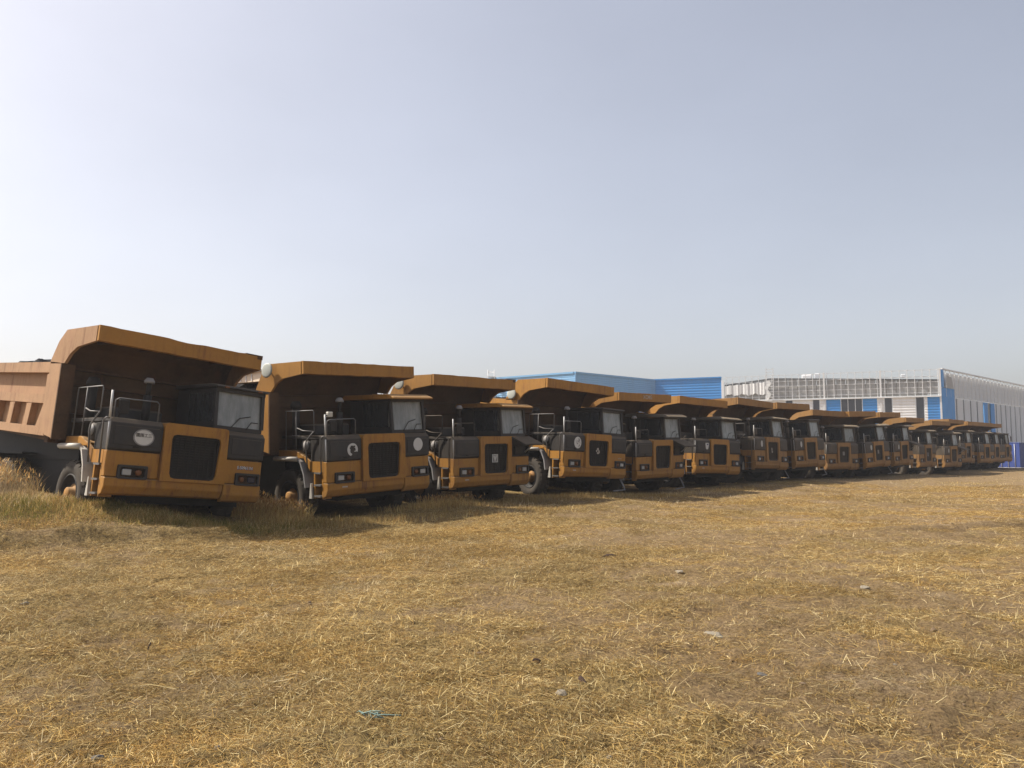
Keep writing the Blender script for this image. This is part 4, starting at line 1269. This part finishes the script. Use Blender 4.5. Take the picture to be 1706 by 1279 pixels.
# 1b matted straw: small patches of tangled stems set out over the field (geometry nodes)
kb2 = NT('matted_straw')
c1 = kb2.n('ShaderNodeAttribute', attribute_name='tint').outputs['Color']
c2 = kb2.n('ShaderNodeAttribute', attribute_type='INSTANCER', attribute_name='patch').outputs['Color']
cm = kb2.mix(1.0, c1, c2, 'MULTIPLY')
kb2.color(cm); kb2.set(0.75, 0, 0.12)
tl2 = kb2.n('ShaderNodeBsdfTranslucent'); kb2.l(cm, tl2.inputs['Color'])
mx2 = kb2.n('ShaderNodeMixShader'); mx2.inputs[0].default_value = 0.25
kb2.l(kb2.b.outputs[0], mx2.inputs[1]); kb2.l(tl2.outputs[0], mx2.inputs[2]); kb2.l(mx2.outputs[0], kb2.out.inputs['Surface'])
M['mat'] = kb2.m
patchcol = bpy.data.collections.new('straw_patches')
for v_ in range(7):
    n = 110
    rr = 0.16 * np.sqrt(rng.random(n)); th = rng.random(n) * 6.283
    bx, by = rr * np.cos(th), rr * np.sin(th)
    up_ = rng.random(n) < (0.06 + 0.03 * v_)
    lean_ = np.where(up_, np.abs(rng.normal(R(58), R(18), n)), R(90) - np.abs(rng.normal(0, R(11), n)))
    len_ = np.where(up_, 0.02 + 0.045 * rng.random(n), 0.025 + 0.11 * rng.random(n) ** 1.9)
    az_ = np.where(rng.random(n) < 0.6, rng.normal(0.2, 0.6, n), rng.random(n) * 6.283) + (rng.random(n) < 0.5) * math.pi
    o_ = blade_object('straw_patch', bx, by, az_, lean_, len_, 0.0019 + 0.0018 * rng.random(n), pal(n, np.concatenate([PAL, PAL[[4, 4, 6]] * 0.75])), True, rng.random(n) * 0.018)
    o_.data.materials.clear(); o_.data.materials.append(M['mat'])
    COL.objects.unlink(o_); patchcol.objects.link(o_)
n = 44000
x, y = fan(n, 3.2, 36, 1.2)
keep = (rng.random(n) > bare(x, y) * 0.80) & (fbm(x * 2.6, y * 2.6, 131, 3) > 0.33) & ~under(x, y)
x, y = x[keep], y[keep]; n = len(x)
me = bpy.data.meshes.new('straw_thatch')
me.vertices.add(n); me.vertices.foreach_set('co', np.stack([x, y, gh(x, y) - 0.006], -1).astype(np.float32).ravel())
def fattr(nm, arr):
    a_ = me.attributes.new(nm, 'FLOAT', 'POINT'); a_.data.foreach_set('value', np.asarray(arr, np.float32))
fattr('rotz', rng.normal(0, 0.5, n) + fbm(x * .4, y * .4, 91, 2) * 3 + (rng.random(n) < 0.5) * math.pi)
fattr('scl', (0.55 + 0.5 * rng.random(n)) * (1 + y * 0.05))
a_ = me.attributes.new('pick', 'INT', 'POINT'); a_.data.foreach_set('value', rng.integers(0, 7, n).astype(np.int32))
f_ = smoothstep(0.3, 0.7, fbm(x * 0.7, y * 0.7, 71, 4))[:, None]
g_ = smoothstep(0.48, 0.66, fbm(x * 0.4 + 3.1, y * 0.4, 73, 4))[:, None]
dr_ = seg_dist(x, y, -10.4, 11.3, -5.1, 13.7)[0][:, None]
pc = (1 - 0.45 * np.exp(-(dr_ / 0.4) ** 2)) * (0.76 + 0.34 * f_) * (0.80 + 0.36 * rng.random((n, 1))) * (np.array([[1.0, 1.0, 1.05]]) * (1 - g_) + np.array([[1.05, 0.98, 0.86]]) * g_)
a_ = me.attributes.new('patch', 'FLOAT_COLOR', 'POINT'); a_.data.foreach_set('color', np.concatenate([pc, np.ones((n, 1))], -1).astype(np.float32).ravel())
thatch = link('straw_thatch', me); thatch['kind'] = 'stuff'
ng = bpy.data.node_groups.new('lay_straw', 'GeometryNodeTree')
ng.interface.new_socket('Geometry', in_out='INPUT', socket_type='NodeSocketGeometry')
ng.interface.new_socket('Geometry', in_out='OUTPUT', socket_type='NodeSocketGeometry')
gi_ = ng.nodes.new('NodeGroupInput'); go_ = ng.nodes.new('NodeGroupOutput')
iop = ng.nodes.new('GeometryNodeInstanceOnPoints'); ci = ng.nodes.new('GeometryNodeCollectionInfo')
ci.inputs['Collection'].default_value = patchcol; ci.inputs['Separate Children'].default_value = True; ci.inputs['Reset Children'].default_value = True
iop.inputs['Pick Instance'].default_value = True
def named(nm, typ):
    a = ng.nodes.new('GeometryNodeInputNamedAttribute'); a.data_type = typ; a.inputs['Name'].default_value = nm
    return a.outputs['Attribute']
cxyz = ng.nodes.new('ShaderNodeCombineXYZ')
ng.links.new(named('rotz', 'FLOAT'), cxyz.inputs[2])
e2r = ng.nodes.new('FunctionNodeEulerToRotation')
ng.links.new(cxyz.outputs[0], e2r.inputs[0])
ng.links.new(gi_.outputs[0], iop.inputs['Points']); ng.links.new(ci.outputs[0], iop.inputs['Instance'])
ng.links.new(named('pick', 'INT'), iop.inputs['Instance Index']); ng.links.new(e2r.outputs[0], iop.inputs['Rotation'])
ng.links.new(named('scl', 'FLOAT'), iop.inputs['Scale']); ng.links.new(iop.outputs[0], go_.inputs[0])
thatch.modifiers.new('lay_straw', 'NODES').node_group = ng
# 2 stubble tufts
nt_ = 20000
tx, ty = fan(nt_, 3.2, 26, 1.2)
keep = (rng.random(nt_) > bare(tx, ty) * 0.92) & (fbm(tx * 1.4, ty * 1.4, 101, 3) > 0.40) & ~under(tx, ty)
tx, ty = tx[keep], ty[keep]
bl = 9
x = np.repeat(tx, bl) + rng.normal(0, 0.022, len(tx) * bl); y = np.repeat(ty, bl) + rng.normal(0, 0.022, len(tx) * bl); n = len(x)
hs = np.repeat(0.03 + 0.075 * rng.random(len(tx)) ** 2, bl)
blade_object('grass_stubble', x, y, rng.random(n) * 2 * math.pi, np.abs(rng.normal(R(52), R(24), n)), hs * (0.6 + 0.8 * rng.random(n)),
             (0.0026 + 0.0022 * rng.random(n)) * (1 + y * 0.05), pal(n, PAL, x, y))
# 3 long loose stalks lying about
n = 1000
x, y = fan(n, 3.3, 18, 1.3)
az = rng.normal(-0.5, 0.5, n) + (rng.random(n) < 0.5) * math.pi
blade_object('straw_stalks', x, y, az, R(88) - np.abs(rng.normal(0, R(9), n)), 0.12 + 0.30 * rng.random(n) ** 2, 0.0024 + 0.0016 * rng.random(n), pal(n, PAL[[0, 1, 3]]) * 0.9, True,
             gh(x, y) + 0.02)
# 4 far grass
n = 110000
x, y = fan(n, 24, 75, 1.0, 1.1)
keep = (rng.random(n) > bare(x, y) * 0.85) & ~under(x, y)
x, y = x[keep], y[keep]; n = len(x)
blade_object('distant_grass', x, y, rng.random(n) * 2 * math.pi, np.abs(rng.normal(R(50), R(22), n)), 0.05 + 0.10 * rng.random(n), 0.012 + 0.012 * rng.random(n), pal(n, PAL, x, y))

# 5 tall dry weeds by the near trucks; 6 low green grass in front of the first truck
def patch(n, cx, cy, sx, sy, rot=0.0):
    a = rng.normal(0, 1, n) * sx; b = rng.normal(0, 1, n) * sy
    return cx + a * math.cos(rot) - b * math.sin(rot), cy + a * math.sin(rot) + b * math.cos(rot)
xs, ys, hh = [], [], []
n = 26000                                             # field left of the first truck
x = -15.5 + 7.0 * rng.random(n); y = 14.6 + 4.5 * rng.random(n)
edge = 15.0 + (fbm(x * 1.1, y * 0.3, 111, 2) - .5) * 1.0 + 1.2 * smoothstep(-9.6, -8.4, x)
k_ = y > edge
x, y = x[k_], y[k_]
xs.append(x); ys.append(y); hh.append(0.14 + 0.52 * smoothstep(0, 1.3, y - edge[k_]) * (0.5 + 0.7 * rng.random(len(x))))
for (cx, cy, sx, sy, rot, n, h0) in ((-5.35, 17.9, 0.55, 0.25, 0.87, 3200, 0.42), (-5.0, 17.3, 0.8, 0.3, -0.4, 2600, 0.22), (-1.75, 21.0, 0.55, 0.25, 0.8, 1800, 0.28),
                                     (-1.2, 21.3, 0.9, 0.3, 0.3, 1500, 0.16), (2.1, 24.6, 1.5, 0.3, 0.75, 2400, 0.20), (0.6, 23.6, 0.9, 0.4, 0.75, 1500, 0.2), (-7.6, 15.7, 0.3, 0.3, 0, 500, 0.22), (-8.8, 14.9, 0.5, 0.25, 0.2, 700, 0.20), (-3.2, 17.4, 0.9, 0.35, 0.6, 2200, 0.16), (-0.2, 19.6, 1.2, 0.4, 0.6, 1800, 0.13), (4.6, 27.2, 1.6, 0.35, 0.78, 2200, 0.16), (7.6, 30.2, 1.6, 0.35, 0.78, 1600, 0.15), (-2.6, 20.0, 0.5, 0.3, 0.8, 900, 0.2), (-6.0, 18.5, 0.4, 0.4, 0.8, 1600, 0.45)):
    x, y = patch(n, cx, cy, sx, sy, rot); xs.append(x); ys.append(y); hh.append(h0 * (0.4 + 0.8 * rng.random(n)))
x = np.concatenate(xs); y = np.concatenate(ys); h_ = np.concatenate(hh)
k_ = ~under(x, y); x, y, h_ = x[k_], y[k_], h_[k_]; n = len(x)
blade_object('tall_dry_grass', x, y, rng.random(n) * 2 * math.pi, np.abs(rng.normal(R(14), R(12), n)), h_, 0.006 + 0.006 * rng.random(n), pal(n, PALEST, x, y))
# seed heads on a share of those stems
k_ = (h_ > 0.27) & (rng.random(n) < 0.35)
x2, y2, h2 = x[k_], y[k_], h_[k_]; n2 = len(x2)
blade_object('grass_seed_heads', x2 + rng.normal(0, .03, n2), y2 + rng.normal(0, .03, n2), rng.random(n2) * 6.28, np.abs(rng.normal(R(25), R(15), n2)), 0.05 + 0.06 * rng.random(n2),
             0.016 + 0.012 * rng.random(n2), pal(n2, PALEST * np.array([[0.95, 0.85, 0.85]])), True, gh(x2, y2) + h2 * 0.82)
xs, ys = [], []
for (cx, cy, sx, sy, rot, n) in ((-8.3, 14.6, 1.1, 0.35, 0.2, 9000), (-6.7, 14.5, 0.9, 0.3, 0.3, 6500), (-10.6, 14.6, 1.4, 0.4, 0.05, 7000), (-7.9, 15.0, 0.8, 0.3, 0.3, 3500), (-4.6, 16.9, 0.6, 0.3, 0.5, 2500), (-5.4, 15.5, 0.7, 0.3, 0.7, 3000)):
    x, y = patch(n, cx, cy, sx, sy, rot); xs.append(x); ys.append(y)
x = np.concatenate(xs); y = np.concatenate(ys); n = len(x)
blade_object('green_grass', x, y, rng.random(n) * 6.28, np.abs(rng.normal(R(28), R(18), n)), 0.05 + 0.14 * rng.random(n), 0.006 + 0.005 * rng.random(n), np.where((rng.random(n) < 0.35 + 0.5 * smoothstep(0.4, 0.6, fbm(x * 1.2, y * 1.2, 121, 3)))[:, None], pal(n, GREEN), pal(n, PALEST)))

# clods and gravel, joined
def clods(n, smin, smax, name, mat, xr, power=1.2, r1=22):
    x, y = fan(n, 3.3, r1, power)
    keep = rng.random(n) < 0.15 + 0.85 * bare(x, y)
    x, y = x[keep], y[keep]; z = gh(x, y)
    base = bmesh.new(); bmesh.ops.create_icosphere(base, subdivisions=1, radius=1)
    bv = np.array([v.co[:] for v in base.verts]); bf = np.array([[v.index for v in f.verts] for f in base.faces]); base.free()
    n = len(x)
    s = smin + (smax - smin) * rng.random(n) ** 3
    V = bv[None] * (0.65 + 0.7 * rng.random((n, len(bv), 1))) * s[:, None, None] * np.array([1.0, 0.9, 0.55])[None, None]
    a = rng.random(n) * 6.28; ca_, sa_ = np.cos(a)[:, None], np.sin(a)[:, None]
    V = np.stack([V[..., 0] * ca_ - V[..., 1] * sa_, V[..., 0] * sa_ + V[..., 1] * ca_, V[..., 2]], -1) + np.stack([x, y, z + s * 0.15], -1)[:, None]
    F = bf[None] + (np.arange(n) * len(bv))[:, None, None]
    me = bpy.data.meshes.new(name); me.from_pydata(V.reshape(-1, 3).tolist(), [], F.reshape(-1, 3).tolist())
    me.materials.append(M[mat]); o = link(name, me); o['kind'] = 'stuff'
M['clod'] = simple('soil_clod', (0.15, 0.105, 0.065), 0.95, 0, 20, 0.7)
M['palestone'] = simple('pale_limestone', (0.20, 0.175, 0.135), 0.9, 0, 14, 0.4)
M['greystone'] = simple('grey_stone', (0.10, 0.095, 0.09), 0.9, 0, 14, 0.5)
M['bark'] = simple('dark_wood_scrap', (0.035, 0.019, 0.014), 0.9, 0, 14, 0.5)
M['teal'] = simple('faded_teal_netting', (0.15, 0.22, 0.20), 0.8, 0, 30, 0.4)
clods(550, 0.006, 0.026, 'soil_clods', 'clod', 0)
clods(350, 0.005, 0.016, 'pale_gravel', 'palestone', 0)

# single stones and scraps one can point to
def stone(x, y, sx, sy, sz, mat, label, name='stone', cat='stone', seed=0):
    sx, sy, sz = sx * 0.8, sy * 0.8, sz * 0.8
    r_ = random.Random(seed)
    bm = bmesh.new(); bmesh.ops.create_icosphere(bm, subdivisions=2, radius=1)
    pl = [(Vector((r_.gauss(0, 1), r_.gauss(0, 1), r_.gauss(0, 1))).normalized(), r_.uniform(.55, .9)) for _ in range(9)]
    for v in bm.verts:
        for nrm, d in pl:
            e = v.co.dot(nrm)
            if e > d: v.co -= nrm * (e - d)
        v.co *= 1 + r_.uniform(-.06, .06)
        v.co = Vector((v.co.x * sx, v.co.y * sy, v.co.z * sz))
    me = bpy.data.meshes.new(name); bm.to_mesh(me); bm.free(); me.materials.append(M[mat])
    o = link(name, me)
    o.location = (x, y, float(gh(np.array([x]), np.array([y]))[0]) + sz * 0.05); o.rotation_euler = (r_.uniform(-.15, .15), r_.uniform(-.15, .15), r_.uniform(0, 6))
    o['seed'] = seed * 0.7
    return tag(o, label, cat)
stone(1.52, 12.66, .17, .09, .07, 'bark', 'dark clod of earth in the middle of the straw, farthest of the loose lumps', 'earth_clod', 'clod', 1)
stone(-0.25, 6.45, .07, .035, .02, 'clod', 'small flat grey brown stone left of the dark red lump', seed=2)
stone(0.19, 6.32, .045, .04, .04, 'bark', 'small dark red lump just right of a flat stone', 'earth_clod', 'clod', 3)
stone(0.50, 5.82, .10, .035, .035, 'bark', 'dark strip of bark lying behind the pale whitish stone', 'bark_piece', 'wood scrap', 4)
stone(0.33, 5.50, .07, .05, .025, 'palestone', 'pale whitish stone in front of the strip of bark', seed=5)
stone(1.80, 7.25, .15, .09, .022, 'palestone', 'broad pale flat stone flush with the bare soil on the right', seed=6)
stone(-1.58, 4.43, .032, .03, .026, 'greystone', 'dark grey round stone near the bottom edge, left of centre', seed=7)
stone(2.21, 10.79, .12, .07, .03, 'palestone', 'pale stone far back on the bare ground right of centre', seed=8)
stone(-5.04, 8.40, .07, .05, .04, 'palestone', 'small white stone at the far left edge of the straw', seed=9)
stone(4.03, 9.29, .09, .06, .04, 'palestone', 'pale round stone at right, halfway between trucks and foreground', seed=10)
stone(3.71, 7.18, .055, .045, .04, 'clod', 'brown stone in the bare soil near the right side', seed=11)
stone(1.82, 5.97, .06, .045, .02, 'greystone', 'bluish grey chip in the straw right of centre', seed=12)
stone(0.52, 4.41, .03, .028, .025, 'greystone', 'little grey pebble at the bottom edge near the centre', seed=13)
stone(-2.16, 4.30, .05, .035, .025, 'greystone', 'grey stone half sunk at the bottom left corner', seed=14)
stone(2.01, 5.64, .055, .04, .025, 'clod', 'flat brown stone right of centre in the foreground', seed=15)
sx_, sy_ = -2.98, 6.68
sk = part('stick', MB().tube([(0, 0, -0.02), (0.006, 0.0, 0.04), (0.022, 0.006, 0.085)], [0.004, 0.005, 0.008], 6), 'bark', None)
sk.location = (sx_, sy_, float(gh(np.array([sx_]), np.array([sy_]))[0])); tag(sk, 'short dark stick standing upright in the left straw', 'stick')
mb = MB()
for k in range(9):
    p0 = Vector((random.uniform(-.07, .02), random.uniform(-.05, .06), random.uniform(.0, .015)))
    mb.tube([p0, p0 + Vector((random.uniform(.02, .08), random.uniform(-.06, 0), random.uniform(.0, .02))), p0 + Vector((random.uniform(.06, .16), random.uniform(-.09, -.02), random.uniform(-.005, .012)))], 0.0035, 4)
mb.tube([(0.05, -0.06, .01), (0.11, -0.075, .02), (0.17, -0.06, .012), (0.21, -0.05, .008)], 0.004, 4)
rp = part('netting_scrap', mb, 'teal', None)
rp.location = (-0.88, 5.02, float(gh(np.array([-0.88]), np.array([5.02]))[0]) + 0.012); tag(rp, 'scrap of teal netting string tangled in the straw', 'string')

# ------------------------------------------------------------------ HAZE
hz = NT('pale_air')
hz.t.nodes.remove(hz.b)
pv = hz.n('ShaderNodeVolumePrincipled')
pv.inputs['Color'].default_value = (0.93, 0.95, 1.0, 1)
pv.inputs['Density'].default_value = 0.0007
pv.inputs['Anisotropy'].default_value = 0.3
hz.l(pv.outputs[0], hz.out.inputs['Volume'])
hm = MB().box(-600, 600, -600, 600, -2.0, 16.0).mesh('haze', hz.m)
haze = link('haze', hm); haze['kind'] = 'stuff'
